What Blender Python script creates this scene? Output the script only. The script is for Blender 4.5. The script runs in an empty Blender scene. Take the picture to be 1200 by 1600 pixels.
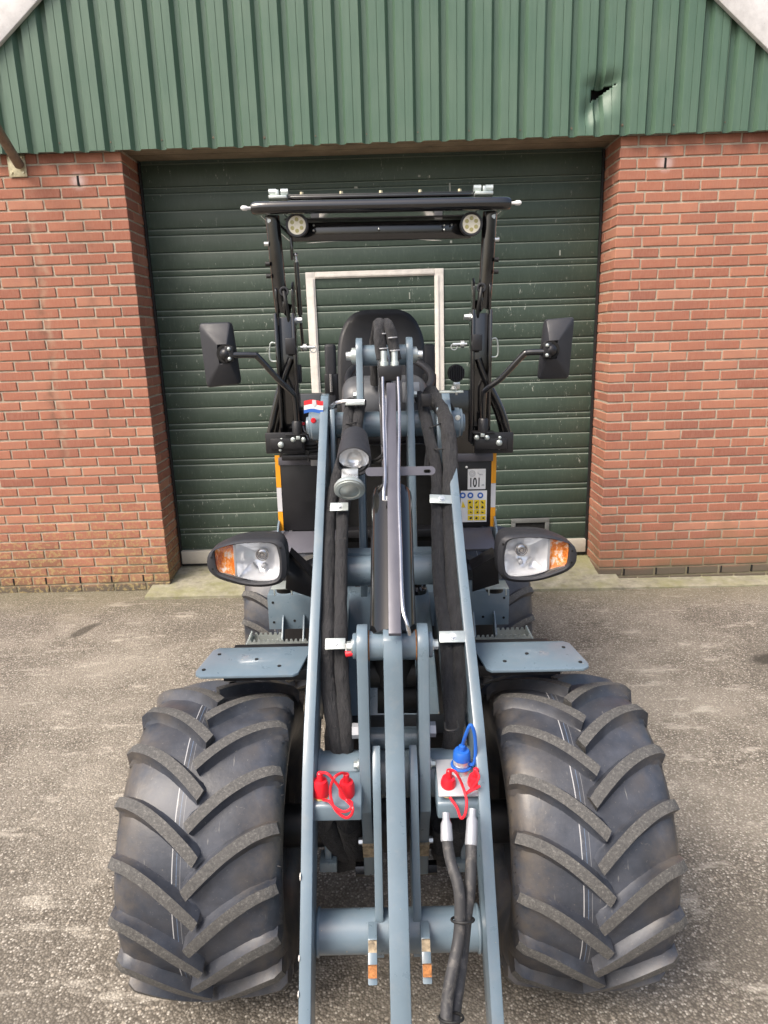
import bpy, bmesh, math, random
from mathutils import Vector, Matrix, noise as mnoise
rnd = random.Random(7)
R = math.radians
sc = bpy.context.scene
col = sc.collection

# ------------------------------------------------------------------ camera
F = 1070.0                      # focal length in photograph pixels (1200 wide)
PITCH, ROLL = R(14.5), R(1.75)
CAM = Vector((0, 0, 1.66))
FW = Vector((0, math.cos(PITCH), -math.sin(PITCH)))
U0 = Vector((0, math.sin(PITCH), math.cos(PITCH)))
RT = math.cos(ROLL) * Vector((1, 0, 0)) - math.sin(ROLL) * U0
UP = math.sin(ROLL) * Vector((1, 0, 0)) + math.cos(ROLL) * U0
cd = bpy.data.cameras.new('camera')
cam = bpy.data.objects.new('camera', cd)
col.objects.link(cam)
cd.sensor_fit = 'HORIZONTAL'; cd.sensor_width = 36; cd.lens = 36 * F / 1200
cd.clip_start = 0.05; cd.clip_end = 5000
cam.matrix_world = Matrix(((RT.x, UP.x, -FW.x, CAM.x), (RT.y, UP.y, -FW.y, CAM.y), (RT.z, UP.z, -FW.z, CAM.z), (0, 0, 0, 1)))
sc.camera = cam

# ------------------------------------------------------------------ light
w = bpy.data.worlds.new('World'); sc.world = w; w.use_nodes = True
nt = w.node_tree
sky = nt.nodes.new('ShaderNodeTexSky'); sky.sky_type = 'NISHITA'; sky.sun_disc = False
SUN_EL, SUN_AZ = R(52), R(228)
sky.sun_elevation = SUN_EL; sky.sun_rotation = SUN_AZ
sky.air_density = 1.0; sky.dust_density = 6.0; sky.ozone_density = 0.6
bg = nt.nodes['Background']; bg.inputs['Strength'].default_value = 0.13
nt.links.new(sky.outputs[0], bg.inputs['Color'])
sl = bpy.data.lights.new('sun', 'SUN'); sl.energy = 1.5; sl.angle = R(28); sl.color = (1, .95, .88)
so = bpy.data.objects.new('sun', sl); col.objects.link(so)
sdir = Vector((math.sin(SUN_AZ) * math.cos(SUN_EL), math.cos(SUN_AZ) * math.cos(SUN_EL), math.sin(SUN_EL)))
so.rotation_euler = (-sdir).to_track_quat('-Z', 'Y').to_euler()
so.location = sdir * 30
sc.view_settings.view_transform = 'Standard'; sc.view_settings.look = 'None'
sc.view_settings.gamma = 1; sc.view_settings.exposure = 1.0

# ------------------------------------------------------------------ placing helpers
TILT = R(0.6)                   # the yard falls a little to the right
MT = Matrix.Rotation(TILT, 4, 'Y'); MTI = MT.inverted()
def at(px, py, Y):              # point at distance Y seen where the photograph shows pixel (px, py)
    d = FW + (px - 600) / F * RT - (py - 800) / F * UP
    return CAM + d * (Y / d.y)
def L(px, py, Y): return MTI @ at(px, py, Y)          # the same in the loader's own space
def hw(pl, pr, py, Y):          # half width and height of a symmetric pair
    a, b = L(pl, py, Y), L(pr, py, Y)
    return (b.x - a.x) / 2, (a.z + b.z) / 2
def mpp(py, Y):                 # metres per pixel
    return (L(601, py, Y) - L(600, py, Y)).length

# ------------------------------------------------------------------ mesh builder
def crom(pts, k=5):
    P = [Vector(p) for p in pts]
    if len(P) < 3: return P
    P = [2 * P[0] - P[1]] + P + [2 * P[-1] - P[-2]]
    out = []
    for i in range(1, len(P) - 2):
        for j in range(k):
            t = j / k
            a, b, c, d = P[i - 1], P[i], P[i + 1], P[i + 2]
            out.append(.5 * ((2 * b) + (c - a) * t + (2 * a - 5 * b + 4 * c - d) * t * t + (3 * b - a - 3 * c + d) * t ** 3))
    out.append(P[-2])
    return out
class MB:
    def __init__(s): s.v = []; s.f = []; s.m = []
    def add(s, vs, fs, mi=0):
        o = len(s.v); s.v += [tuple(x) for x in vs]
        s.f += [tuple(i + o for i in f) for f in fs]; s.m += [mi] * len(fs); return s
    def box(s, c, size, rot=None, mi=0):
        vs = []
        for x in (-.5, .5):
            for y in (-.5, .5):
                for z in (-.5, .5):
                    p = Vector((x * size[0], y * size[1], z * size[2]))
                    if rot is not None: p = rot @ p
                    vs.append(p + Vector(c))
        return s.add(vs, [(0, 1, 3, 2), (4, 6, 7, 5), (0, 4, 5, 1), (2, 3, 7, 6), (0, 2, 6, 4), (1, 5, 7, 3)], mi)
    def frame(s, ax):
        ax = Vector(ax).normalized()
        t = Vector((1, 0, 0)) if abs(ax.x) < .9 else Vector((0, 0, 1))
        u = ax.cross(t).normalized(); return ax, u, ax.cross(u)
    def lathe(s, p0, ax, prof, n=24, mi=0, cap=(True, True)):
        ax, u, v = s.frame(ax); p0 = Vector(p0); vs = []; fs = []
        for t, r in prof:
            for i in range(n):
                a = 2 * math.pi * i / n
                vs.append(p0 + ax * t + (u * math.cos(a) + v * math.sin(a)) * r)
        for j in range(len(prof) - 1):
            for i in range(n):
                k = (i + 1) % n
                fs.append((j * n + i, j * n + k, (j + 1) * n + k, (j + 1) * n + i))
        if cap[0]: fs.append(tuple(range(n))[::-1])
        if cap[1]: fs.append(tuple((len(prof) - 1) * n + i for i in range(n)))
        return s.add(vs, fs, mi)
    def cyl(s, p0, p1, r, r2=None, n=20, mi=0):
        d = Vector(p1) - Vector(p0)
        return s.lathe(p0, d, [(0, r), (d.length, r if r2 is None else r2)], n, mi)
    def tube(s, pts, r, n=8, mi=0, k=5, smooth=True, wob=0, flat=1.0):
        P = crom(pts, k) if smooth else [Vector(p) for p in pts]
        N = len(P); vs = []; fs = []
        up = None
        for i, p in enumerate(P):
            t = (P[min(i + 1, N - 1)] - P[max(i - 1, 0)]).normalized()
            if up is None:
                up = Vector((0, 0, 1)) if abs(t.z) < .9 else Vector((1, 0, 0))
            u = t.cross(up)
            if u.length < 1e-6: u = t.orthogonal()
            u.normalize(); up = u.cross(t).normalized()
            rr = r(i / (N - 1)) if callable(r) else r
            for j in range(n):
                a = 2 * math.pi * j / n
                q = rr
                if wob: q = rr * (1 + wob * mnoise.noise(Vector((p.x * 30 + 9 * math.cos(a) * .3, p.y * 30 + 3 * math.sin(a), p.z * 30))))
                vs.append(p + u * math.cos(a) * q + up * math.sin(a) * q * flat)
        for i in range(N - 1):
            for j in range(n):
                k2 = (j + 1) % n
                fs.append((i * n + j, i * n + k2, (i + 1) * n + k2, (i + 1) * n + j))
        fs.append(tuple(range(n))[::-1]); fs.append(tuple((N - 1) * n + j for j in range(n)))
        return s.add(vs, fs, mi)
    def prism(s, poly, vec, mi=0):
        n = len(poly); vec = Vector(vec)
        vs = [Vector(p) for p in poly] + [Vector(p) + vec for p in poly]
        fs = [tuple(range(n))[::-1], tuple(range(n, 2 * n))]
        fs += [(i, (i + 1) % n, (i + 1) % n + n, i + n) for i in range(n)]
        return s.add(vs, fs, mi)
    def plate(s, prof, x0, x1, mi=0):           # profile in (Y, Z), thickness along X
        return s.prism([(x0, y, z) for y, z in prof], (x1 - x0, 0, 0), mi)
    def ball(s, c, r, n=10, mi=0, sc=(1, 1, 1)):
        vs = []; fs = []; m = n // 2
        for j in range(m + 1):
            b = math.pi * j / m
            for i in range(n):
                a = 2 * math.pi * i / n
                vs.append((c[0] + r * sc[0] * math.sin(b) * math.cos(a), c[1] + r * sc[1] * math.sin(b) * math.sin(a), c[2] + r * sc[2] * math.cos(b)))
        for j in range(m):
            for i in range(n):
                k = (i + 1) % n
                fs.append((j * n + i, (j + 1) * n + i, (j + 1) * n + k, j * n + k))
        return s.add(vs, fs, mi)
    def torus(s, c, ax, Rr, r, n=36, m=8, mi=0):
        ax, u, v = s.frame(ax); c = Vector(c); vs = []; fs = []
        for i in range(n):
            a = 2 * math.pi * i / n; d = u * math.cos(a) + v * math.sin(a)
            for j in range(m):
                b = 2 * math.pi * j / m
                vs.append(c + d * (Rr + r * math.cos(b)) + ax * r * math.sin(b))
        for i in range(n):
            for j in range(m):
                i2, j2 = (i + 1) % n, (j + 1) % m
                fs.append((i * m + j, i2 * m + j, i2 * m + j2, i * m + j2))
        return s.add(vs, fs, mi)
    def bolt(s, p, ax, r=.008, h=.008, washer=True, mi=0):
        ax = Vector(ax).normalized(); p = Vector(p)
        if washer: s.cyl(p, p + ax * h * .25, r * 1.35, n=14, mi=mi)
        s.cyl(p, p + ax * h, r, r * .93, n=6, mi=mi)
        return s
    def mesh(s, name, mats, bevel=0, ang=40, seg=2, smooth=True):
        me = bpy.data.meshes.new(name)
        me.from_pydata(s.v, [], s.f)
        for m in mats: me.materials.append(m)
        for p, i in zip(me.polygons, s.m): p.material_index = i
        bm = bmesh.new(); bm.from_mesh(me)
        bmesh.ops.remove_doubles(bm, verts=bm.verts, dist=1e-6)
        bmesh.ops.recalc_face_normals(bm, faces=bm.faces)
        if bevel:
            es = [e for e in bm.edges if len(e.link_faces) == 2 and e.calc_face_angle(0) > R(28)]
            bmesh.ops.bevel(bm, geom=es, offset=bevel, offset_type='OFFSET', segments=seg, profile=.5, affect='EDGES', clamp_overlap=True)
        bm.to_mesh(me); bm.free()
        if smooth:
            me.shade_smooth(); me.set_sharp_from_angle(angle=R(ang))
        return me
    def build(s, name, mats, parent=None, bevel=0, ang=40, label=None, loc=None, seg=2, smooth=True):
        if not isinstance(mats, (list, tuple)): mats = [mats]
        return link(name, s.mesh(name, mats, bevel, ang, seg, smooth), parent, label, loc)
def link(name, me, parent=None, label=None, loc=None):
    o = bpy.data.objects.new(name, me); col.objects.link(o)
    if parent is not None:
        o.parent = parent
        if parent.parent is None and parent.type == 'EMPTY':
            o.matrix_parent_inverse = Matrix.Translation(-parent.location)
    if loc is not None: o.location = loc
    if label: o['label'] = label
    return o
def thing(name, label, cat, loc=(0, 0, 0), rot=(0, 0, 0)):
    o = bpy.data.objects.new(name, None); col.objects.link(o)
    o.location = loc; o.rotation_euler = rot; o['label'] = label; o['category'] = cat
    o.empty_display_size = .2
    return o

# ------------------------------------------------------------------ materials
def newmat(name):
    m = bpy.data.materials.new(name); m.use_nodes = True
    n = m.node_tree.nodes; l = m.node_tree.links
    return m, n, l, n['Principled BSDF']
def nd(n, t, **k):
    x = n.new(t)
    for a, b in k.items(): setattr(x, a, b)
    return x
def ramp(n, l, src, stops):
    r = n.new('ShaderNodeValToRGB'); e = r.color_ramp.elements
    while len(e) < len(stops): e.new(.5)
    for i, (p, c) in enumerate(stops):
        e[i].position = p; e[i].color = (*c, 1) if len(c) == 3 else c
    l.new(src, r.inputs[0]); return r
def g(v): return (v, v, v)
def noise_tex(n, l, vec, scale, detail=4, rough=.6):
    t = n.new('ShaderNodeTexNoise'); t.inputs['Scale'].default_value = scale
    t.inputs['Detail'].default_value = detail; t.inputs['Roughness'].default_value = rough
    if vec is not None: l.new(vec, t.inputs['Vector'])
    return t.outputs['Fac']
def mixc(n, l, fac, a, b, mode='MIX'):
    x = n.new('ShaderNodeMix'); x.data_type = 'RGBA'; x.blend_type = mode
    for sock, val in ((x.inputs[0], fac), (x.inputs[6], a), (x.inputs[7], b)):
        if hasattr(val, 'links') or hasattr(val, 'is_linked'): l.new(val, sock)
        elif isinstance(val, (int, float)): sock.default_value = val
        else: sock.default_value = (*val, 1)
    return x.outputs[2]
def maths(n, l, op, a, b=None, clamp=False):
    x = n.new('ShaderNodeMath'); x.operation = op; x.use_clamp = clamp
    for s_, v in zip(x.inputs, (a, b)):
        if v is None: continue
        if isinstance(v, (int, float)): s_.default_value = v
        else: l.new(v, s_)
    return x.outputs[0]
def bumpn(n, l, h, strength, dist, b):
    x = n.new('ShaderNodeBump'); x.inputs['Strength'].default_value = strength; x.inputs['Distance'].default_value = dist
    l.new(h, x.inputs['Height']); l.new(x.outputs[0], b.inputs['Normal'])
def simple(name, c, rough=.5, metal=0, coat=0, var=.12, vscale=14, bump=0, bscale=200, rvar=.08, spec=.5, dust=0):
    m, n, l, b = newmat(name)
    pos = nd(n, 'ShaderNodeNewGeometry').outputs['Position']
    f = noise_tex(n, l, pos, vscale, 5)
    lo = [x * (1 - var) for x in c]; hi = [min(1, x * (1 + var)) for x in c]
    rr = ramp(n, l, f, [(.3, lo), (.7, hi)])
    out = rr.outputs[0]
    if dust:
        d = noise_tex(n, l, pos, 45, 6, .7)
        dm = ramp(n, l, d, [(.52, g(0)), (.75, g(dust))])
        out = mixc(n, l, dm.outputs[0], out, (.34, .31, .27))
    l.new(out, b.inputs['Base Color'])
    fr = noise_tex(n, l, pos, 30, 4)
    rf = ramp(n, l, fr, [(.3, g(max(0, rough - rvar))), (.7, g(min(1, rough + rvar)))])
    l.new(rf.outputs[0], b.inputs['Roughness'])
    b.inputs['Metallic'].default_value = metal; b.inputs['Coat Weight'].default_value = coat
    b.inputs['Coat Roughness'].default_value = .12; b.inputs['Specular IOR Level'].default_value = spec
    if bump: bumpn(n, l, noise_tex(n, l, pos, bscale, 3), bump, .002, b)
    return m
M = {}
GREY = (.130, .180, .220)
M['paint0'] = simple('grey_blue_paint', GREY, .34, coat=.5, var=.07, vscale=9, bump=.06, bscale=160, dust=.10)
def m_paint():
    m, n, l, b = newmat('grey_blue_loader_paint')
    pos = nd(n, 'ShaderNodeNewGeometry').outputs['Position']
    f = noise_tex(n, l, pos, 6, 6, .65)
    c = ramp(n, l, f, [(.3, [x * .90 for x in GREY]), (.7, [x * 1.10 for x in GREY])]).outputs[0]
    d = noise_tex(n, l, pos, 22, 6, .72)
    c = mixc(n, l, ramp(n, l, d, [(.52, g(0)), (.78, g(.22))]).outputs[0], c, (.30, .29, .27))
    gr = noise_tex(n, l, pos, 11, 5, .7)
    c = mixc(n, l, ramp(n, l, gr, [(.62, g(0)), (.78, g(.28))]).outputs[0], c, (.07, .08, .085))
    ch = noise_tex(n, l, pos, 75, 2, .5)
    c = mixc(n, l, ramp(n, l, ch, [(.755, g(0)), (.765, g(.8))]).outputs[0], c, (.33, .29, .22))
    l.new(c, b.inputs['Base Color'])
    l.new(ramp(n, l, d, [(.35, g(.26)), (.7, g(.48))]).outputs[0], b.inputs['Roughness'])
    b.inputs['Coat Weight'].default_value = .5; b.inputs['Coat Roughness'].default_value = .1
    bumpn(n, l, noise_tex(n, l, pos, 150, 3), .05, .002, b)
    return m
M['paint'] = m_paint()
M['worn'] = simple('chipped_paint', (.30, .24, .16), .6, var=.6, vscale=70, bump=.2)
M['rust'] = simple('rust', (.36, .15, .05), .85, var=.5, vscale=120, bump=.4)
M['steel_bar'] = simple('satin_steel', (.105, .104, .125), .38, metal=.2, var=.05)
M['black'] = simple('black_gloss_paint', (.006, .006, .007), .16, coat=1.0, var=.2)
M['satin'] = simple('black_satin_paint', (.012, .012, .014), .40, var=.2)
M['plastic'] = simple('black_plastic', (.026, .027, .032), .52, var=.12, bump=.15, bscale=600)
M['rubber'] = simple('black_rubber', (.012, .012, .012), .6, var=.25, bump=.1)
M['zinc'] = simple('zinc_plating', (.70, .73, .73), .32, metal=.85, var=.12, vscale=40)
M['zincw'] = simple('pale_zinc_plate', (.50, .55, .53), .38, metal=.6, var=.08, vscale=60)
M['barrel'] = simple('gloss_black_barrel', (.035, .034, .033), .10, metal=.75, coat=.6, var=.05, rvar=.02)
M['chrome'] = simple('black_chrome', (.13, .127, .122), .09, metal=1.0, var=.05, rvar=.02)
M['pipe'] = simple('steel_pipe', (.55, .55, .57), .2, metal=.9, var=.08)
M['red'] = simple('red_plastic', (.72, .016, .03), .35, var=.1)
M['blue'] = simple('blue_plastic', (.02, .12, .50), .35, var=.1)
M['white'] = simple('white_print', (.80, .80, .80), .45, var=.03)
M['orange'] = simple('orange_reflective', (.85, .36, .02), .35, var=.04)
M['silverstrip'] = simple('silver_reflective', (.62, .62, .64), .35, var=.04)
M['yellow'] = simple('yellow_print', (.85, .62, .03), .45, var=.04)
M['ink'] = simple('dark_print', (.02, .02, .025), .5, var=.02)
M['cowl'] = simple('grey_cowl', (.085, .09, .10), .4, var=.08)
M['vent'] = simple('grey_vent', (.13, .135, .13), .6, var=.2)
M['silver'] = simple('silver_body', (.6, .6, .62), .3, metal=.5, var=.05)
M['greyink'] = simple('grey_print', (.35, .36, .38), .5, var=.02)
M['blueink'] = simple('blue_print', (.03, .13, .48), .5, var=.02)
M['redink'] = simple('red_print', (.68, .03, .04), .5, var=.02)
M['hole'] = simple('dark_hole', (.006, .006, .006), .9, var=.01)
M['amber'] = None
M['led'] = simple('led_lens', (.74, .70, .58), .25, var=.06, vscale=150)
M['ledspot'] = simple('led_cup', (.42, .38, .16), .3, var=.2, vscale=200)
M['brass'] = simple('brass', (.7, .5, .2), .3, metal=.9, var=.1)
M['fleck'] = simple('paint_fleck', (.30, .32, .28), .6, var=.3, vscale=120)
M['hosecover'] = simple('hose_rubber', (.035, .035, .037), .6, var=.3, vscale=25, dust=.35)
M['alu'] = simple('alu_plate', (.40, .41, .43), .40, metal=.4, var=.05)
M['offwhite'] = simple('weathered_white_frame', (.62, .59, .54), .5, var=.12, vscale=20, bump=.15, bscale=60)
M['seat'] = simple('seat_vinyl', (.026, .026, .028), .45, var=.12, bump=.12, bscale=500)
def m_sleeve():
    m, n, l, b = newmat('black_fabric_sleeve')
    pos = nd(n, 'ShaderNodeNewGeometry').outputs['Position']
    f = noise_tex(n, l, pos, 30, 5)
    l.new(ramp(n, l, f, [(.3, (.012, .012, .0135)), (.75, (.026, .026, .029))]).outputs[0], b.inputs['Base Color'])
    b.inputs['Roughness'].default_value = .75
    b.inputs['Sheen Weight'].default_value = .08; b.inputs['Sheen Roughness'].default_value = .4
    mp = nd(n, 'ShaderNodeMapping'); mp.inputs['Scale'].default_value = (1, .35, .35); l.new(pos, mp.inputs[0])
    h = maths(n, l, 'ADD', noise_tex(n, l, mp.outputs[0], 42, 4), maths(n, l, 'MULTIPLY', noise_tex(n, l, pos, 500, 2), .15))
    bumpn(n, l, h, 1.0, .018, b)
    return m
M['sleeve'] = m_sleeve()
def m_glass():
    m, n, l, b = newmat('clear_lens')
    n.remove(b)
    tr = n.new('ShaderNodeBsdfTransparent'); gl = n.new('ShaderNodeBsdfGlossy'); gl.inputs['Roughness'].default_value = .03
    fr = n.new('ShaderNodeFresnel'); fr.inputs[0].default_value = 1.5
    mx = n.new('ShaderNodeMixShader'); l.new(fr.outputs[0], mx.inputs[0]); l.new(tr.outputs[0], mx.inputs[1]); l.new(gl.outputs[0], mx.inputs[2])
    l.new(mx.outputs[0], n['Material Output'].inputs[0])
    return m
M['glass'] = m_glass()
def m_reflector():
    m, n, l, b = newmat('lamp_reflector')
    pos = nd(n, 'ShaderNodeNewGeometry').outputs['Position']
    b.inputs['Base Color'].default_value = (.90, .91, .93, 1); b.inputs['Metallic'].default_value = .5
    b.inputs['Roughness'].default_value = .16
    v = nd(n, 'ShaderNodeTexVoronoi'); v.inputs['Scale'].default_value = 24; l.new(pos, v.inputs['Vector'])
    bumpn(n, l, v.outputs['Distance'], .40, .01, b)
    return m
M['reflector'] = m_reflector()
def m_amber():
    m, n, l, b = newmat('amber_lens')
    pos = nd(n, 'ShaderNodeNewGeometry').outputs['Position']
    mp = nd(n, 'ShaderNodeMapping'); mp.inputs['Scale'].default_value = (1, 1, .55); l.new(pos, mp.inputs[0])
    f = noise_tex(n, l, mp.outputs[0], 42, 5, .75)
    c = ramp(n, l, f, [(.30, (.22, .035, .004)), (.43, (.62, .13, .008)), (.53, (.80, .26, .02)), (.62, (.78, .68, .58))]).outputs[0]
    l.new(c, b.inputs['Base Color']); b.inputs['Roughness'].default_value = .12; b.inputs['Coat Weight'].default_value = .7
    bumpn(n, l, noise_tex(n, l, pos, 110, 3), .5, .004, b)
    return m
M['amber'] = m_amber()
def m_carcass(lines=True):
    m, n, l, b = newmat('tyre_rubber' if lines else 'tyre_lug_flank')
    tc = nd(n, 'ShaderNodeTexCoord').outputs['Object']
    f = noise_tex(n, l, tc, 7, 6, .65)
    c = ramp(n, l, f, [(.3, (.020, .023, .030)), (.5, (.037, .042, .054)), (.72, (.070, .078, .098))]).outputs[0]
    # dust and scuffs
    sp = noise_tex(n, l, tc, 130, 4, .8)
    c = mixc(n, l, ramp(n, l, sp, [(.62, g(0)), (.76, g(.55))]).outputs[0], c, (.30, .28, .24))
    mps = nd(n, 'ShaderNodeMapping'); mps.inputs['Scale'].default_value = (1, .12, .12); l.new(tc, mps.inputs[0])
    sk = noise_tex(n, l, mps.outputs[0], 120, 3, .7)
    skm = maths(n, l, 'MULTIPLY', ramp(n, l, sk, [(.66, g(0)), (.72, g(.6))]).outputs[0], ramp(n, l, noise_tex(n, l, tc, 12, 3), [(.5, g(0)), (.62, g(1))]).outputs[0])
    c = mixc(n, l, skm, c, (.30, .29, .26))
    d = noise_tex(n, l, tc, 9, 6, .7)
    sx = nd(n, 'ShaderNodeSeparateXYZ'); l.new(tc, sx.inputs[0])
    ax = maths(n, l, 'ABSOLUTE', sx.outputs[0])
    edge = ramp(n, l, ax, [(.08, g(.12)), (.188, g(.9))]).outputs[0]
    dirt = maths(n, l, 'MULTIPLY', ramp(n, l, d, [(.42, g(.0)), (.62, g(.95))]).outputs[0], edge)
    c = mixc(n, l, dirt, c, (.115, .096, .076))
    # moulder's paint stripes round the tread
    ns = noise_tex(n, l, tc, 3.5, 3)
    wv = maths(n, l, 'MULTIPLY', maths(n, l, 'SUBTRACT', ns, .5), .006)
    xx = maths(n, l, 'ADD', sx.outputs[0], wv)
    brk = ramp(n, l, noise_tex(n, l, tc, 30, 3), [(.30, g(0)), (.36, g(1))]).outputs[0]
    for x0, wd, cc, st in ((-.044, .0011, (.80, .80, .80), .42), (-.034, .0007, (.16, .25, .40), .4), (-.0255, .0006, (.5, .5, .5), .25)) if lines else ():
        k = maths(n, l, 'COMPARE', xx, x0); n[k.node.name].inputs[2].default_value = wd
        c = mixc(n, l, maths(n, l, 'MULTIPLY', maths(n, l, 'MULTIPLY', k, brk), st), c, cc)
    l.new(c, b.inputs['Base Color'])
    l.new(ramp(n, l, f, [(.3, g(.32)), (.7, g(.50))]).outputs[0], b.inputs['Roughness'])
    bumpn(n, l, noise_tex(n, l, tc, 60, 5), .15, .004, b)
    return m
M['carcass'] = m_carcass(); M['flank'] = m_carcass(False)
def m_lug():
    m, n, l, b = newmat('dusty_tyre_lug')
    tc = nd(n, 'ShaderNodeTexCoord').outputs['Object']
    f = noise_tex(n, l, tc, 160, 5, .8)
    c = ramp(n, l, f, [(.34, (.044, .043, .042)), (.56, (.095, .092, .086)), (.72, (.25, .24, .22))]).outputs[0]
    f2 = noise_tex(n, l, tc, 10, 4)
    c = mixc(n, l, ramp(n, l, f2, [(.4, g(0)), (.7, g(.45))]).outputs[0], c, (.062, .061, .060))
    l.new(c, b.inputs['Base Color']); b.inputs['Roughness'].default_value = .75
    bumpn(n, l, f, .35, .003, b)
    return m
M['lug'] = m_lug()
def m_brick():
    m, n, l, b = newmat('red_brick')
    geo = nd(n, 'ShaderNodeNewGeometry'); pos = geo.outputs['Position']
    oi = nd(n, 'ShaderNodeObjectInfo')
    c = ramp(n, l, oi.outputs['Random'], [(0, (.27, .102, .070)), (.2, (.325, .124, .080)), (.55, (.355, .140, .089)), (.85, (.39, .162, .102)), (1, (.44, .205, .132))]).outputs[0]
    mp = nd(n, 'ShaderNodeMapping'); mp.inputs['Scale'].default_value = (1, 1, .22); l.new(pos, mp.inputs[0])
    st = noise_tex(n, l, mp.outputs[0], 120, 4, .7)
    c = mixc(n, l, ramp(n, l, st, [(.35, g(.0)), (.75, g(.45))]).outputs[0], c, (.42, .235, .165))
    bl = noise_tex(n, l, pos, 9, 5)
    c = mixc(n, l, ramp(n, l, bl, [(.45, g(0)), (.72, g(.4))]).outputs[0], c, (.29, .13, .095))
    # damp, algae and lichen creeping up from the ground
    sz = nd(n, 'ShaderNodeSeparateXYZ'); l.new(pos, sz.inputs[0])
    n1 = noise_tex(n, l, pos, 3.2, 5, .65)
    hgt = maths(n, l, 'ADD', sz.outputs[2], maths(n, l, 'MULTIPLY', maths(n, l, 'SUBTRACT', n1, .5), 1.1))
    lowm = ramp(n, l, hgt, [(.02, g(1)), (.42, g(0))]).outputs[0]
    c = mixc(n, l, maths(n, l, 'MULTIPLY', lowm, .5), c, (.15, .125, .065))
    c = mixc(n, l, ramp(n, l, maths(n, l, 'ADD', sz.outputs[2], maths(n, l, 'MULTIPLY', n1, .06)), [(.085, g(.85)), (.13, g(0))]).outputs[0], c, (.10, .095, .075))
    li = noise_tex(n, l, pos, 48, 4, .6)
    lic = maths(n, l, 'MULTIPLY', ramp(n, l, li, [(.50, g(0)), (.60, g(1))]).outputs[0], maths(n, l, 'MULTIPLY', ramp(n, l, hgt, [(.25, g(.55)), (.75, g(0))]).outputs[0], ramp(n, l, sz.outputs[0], [(0, g(1)), (.12, g(0))]).outputs[0]))
    c = mixc(n, l, lic, c, (.44, .34, .15))
    for (x0, wd, cc, st_) in ((DRIP, .020, (.13, .085, .06), .55), (DRIP + .035, .014, (.48, .38, .27), .4), (DRIP + .33, .03, (.16, .10, .07), .3)):
        xs = maths(n, l, 'ADD', sz.outputs[0], maths(n, l, 'MULTIPLY', maths(n, l, 'SUBTRACT', noise_tex(n, l, pos, 4, 3), .5), .16))
        dd = maths(n, l, 'ABSOLUTE', maths(n, l, 'SUBTRACT', xs, x0))
        k = maths(n, l, 'MULTIPLY', ramp(n, l, dd, [(wd * .3, g(st_)), (wd * 2.2, g(0))]).outputs[0], ramp(n, l, noise_tex(n, l, pos, 14, 4), [(.4, g(0)), (.6, g(1))]).outputs[0])
        c = mixc(n, l, maths(n, l, 'MULTIPLY', k, ramp(n, l, maths(n, l, 'MULTIPLY', sz.outputs[2], .33), [(.20, g(0)), (.4, g(1)), (.78, g(1)), (.86, g(0))]).outputs[0]), c, cc)
    # pale bloom round the weep holes
    for (bx, bz) in BLOOM:
        vd = nd(n, 'ShaderNodeVectorMath'); vd.operation = 'DISTANCE'; l.new(pos, vd.inputs[0]); vd.inputs[1].default_value = (bx, 4.41, bz)
        c = mixc(n, l, ramp(n, l, maths(n, l, 'ADD', vd.outputs['Value'], maths(n, l, 'MULTIPLY', st, .05)), [(.035, g(.6)), (.085, g(0))]).outputs[0], c, (.66, .58, .56))
    l.new(c, b.inputs['Base Color']); b.inputs['Roughness'].default_value = .9
    b.inputs['Specular IOR Level'].default_value = .25
    bumpn(n, l, maths(n, l, 'ADD', st, noise_tex(n, l, pos, 300, 3)), .35, .003, b)
    return m
DRIP = at(62, 480, 4.41).x
WEEP = [at(118, 288, 4.41), at(1037, 262, 4.41)]
def snap(p, xe, side):
    c = round((2.765 - .018 - p.z) / .0621 - .5); s0 = .27 if c % 2 == 0 else .16
    k = round((abs(p.x - xe) - s0) / .22)
    return Vector((xe + side * (s0 + .22 * k), 4.41, 2.765 - .018 - .0621 * (c + .5)))
BLOOM = [(q.x, q.z) for q in (snap(WEEP[0], -1.473, -1), snap(WEEP[1], 1.451, 1))]
M['brick'] = m_brick()
def m_mortar():
    m, n, l, b = newmat('mortar')
    pos = nd(n, 'ShaderNodeNewGeometry').outputs['Position']
    c = ramp(n, l, noise_tex(n, l, pos, 40, 5), [(.3, (.36, .305, .23)), (.7, (.50, .43, .335))]).outputs[0]
    sz = nd(n, 'ShaderNodeSeparateXYZ'); l.new(pos, sz.inputs[0])
    n1 = noise_tex(n, l, pos, 3.2, 5, .65)
    hgt = maths(n, l, 'ADD', sz.outputs[2], maths(n, l, 'MULTIPLY', maths(n, l, 'SUBTRACT', n1, .5), .7))
    c = mixc(n, l, ramp(n, l, hgt, [(.0, g(.8)), (.4, g(0))]).outputs[0], c, (.17, .155, .085))
    l.new(c, b.inputs['Base Color']); b.inputs['Roughness'].default_value = .95
    bumpn(n, l, noise_tex(n, l, pos, 350, 4), .6, .003, b)
    return m
M['mortar'] = m_mortar()
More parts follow.
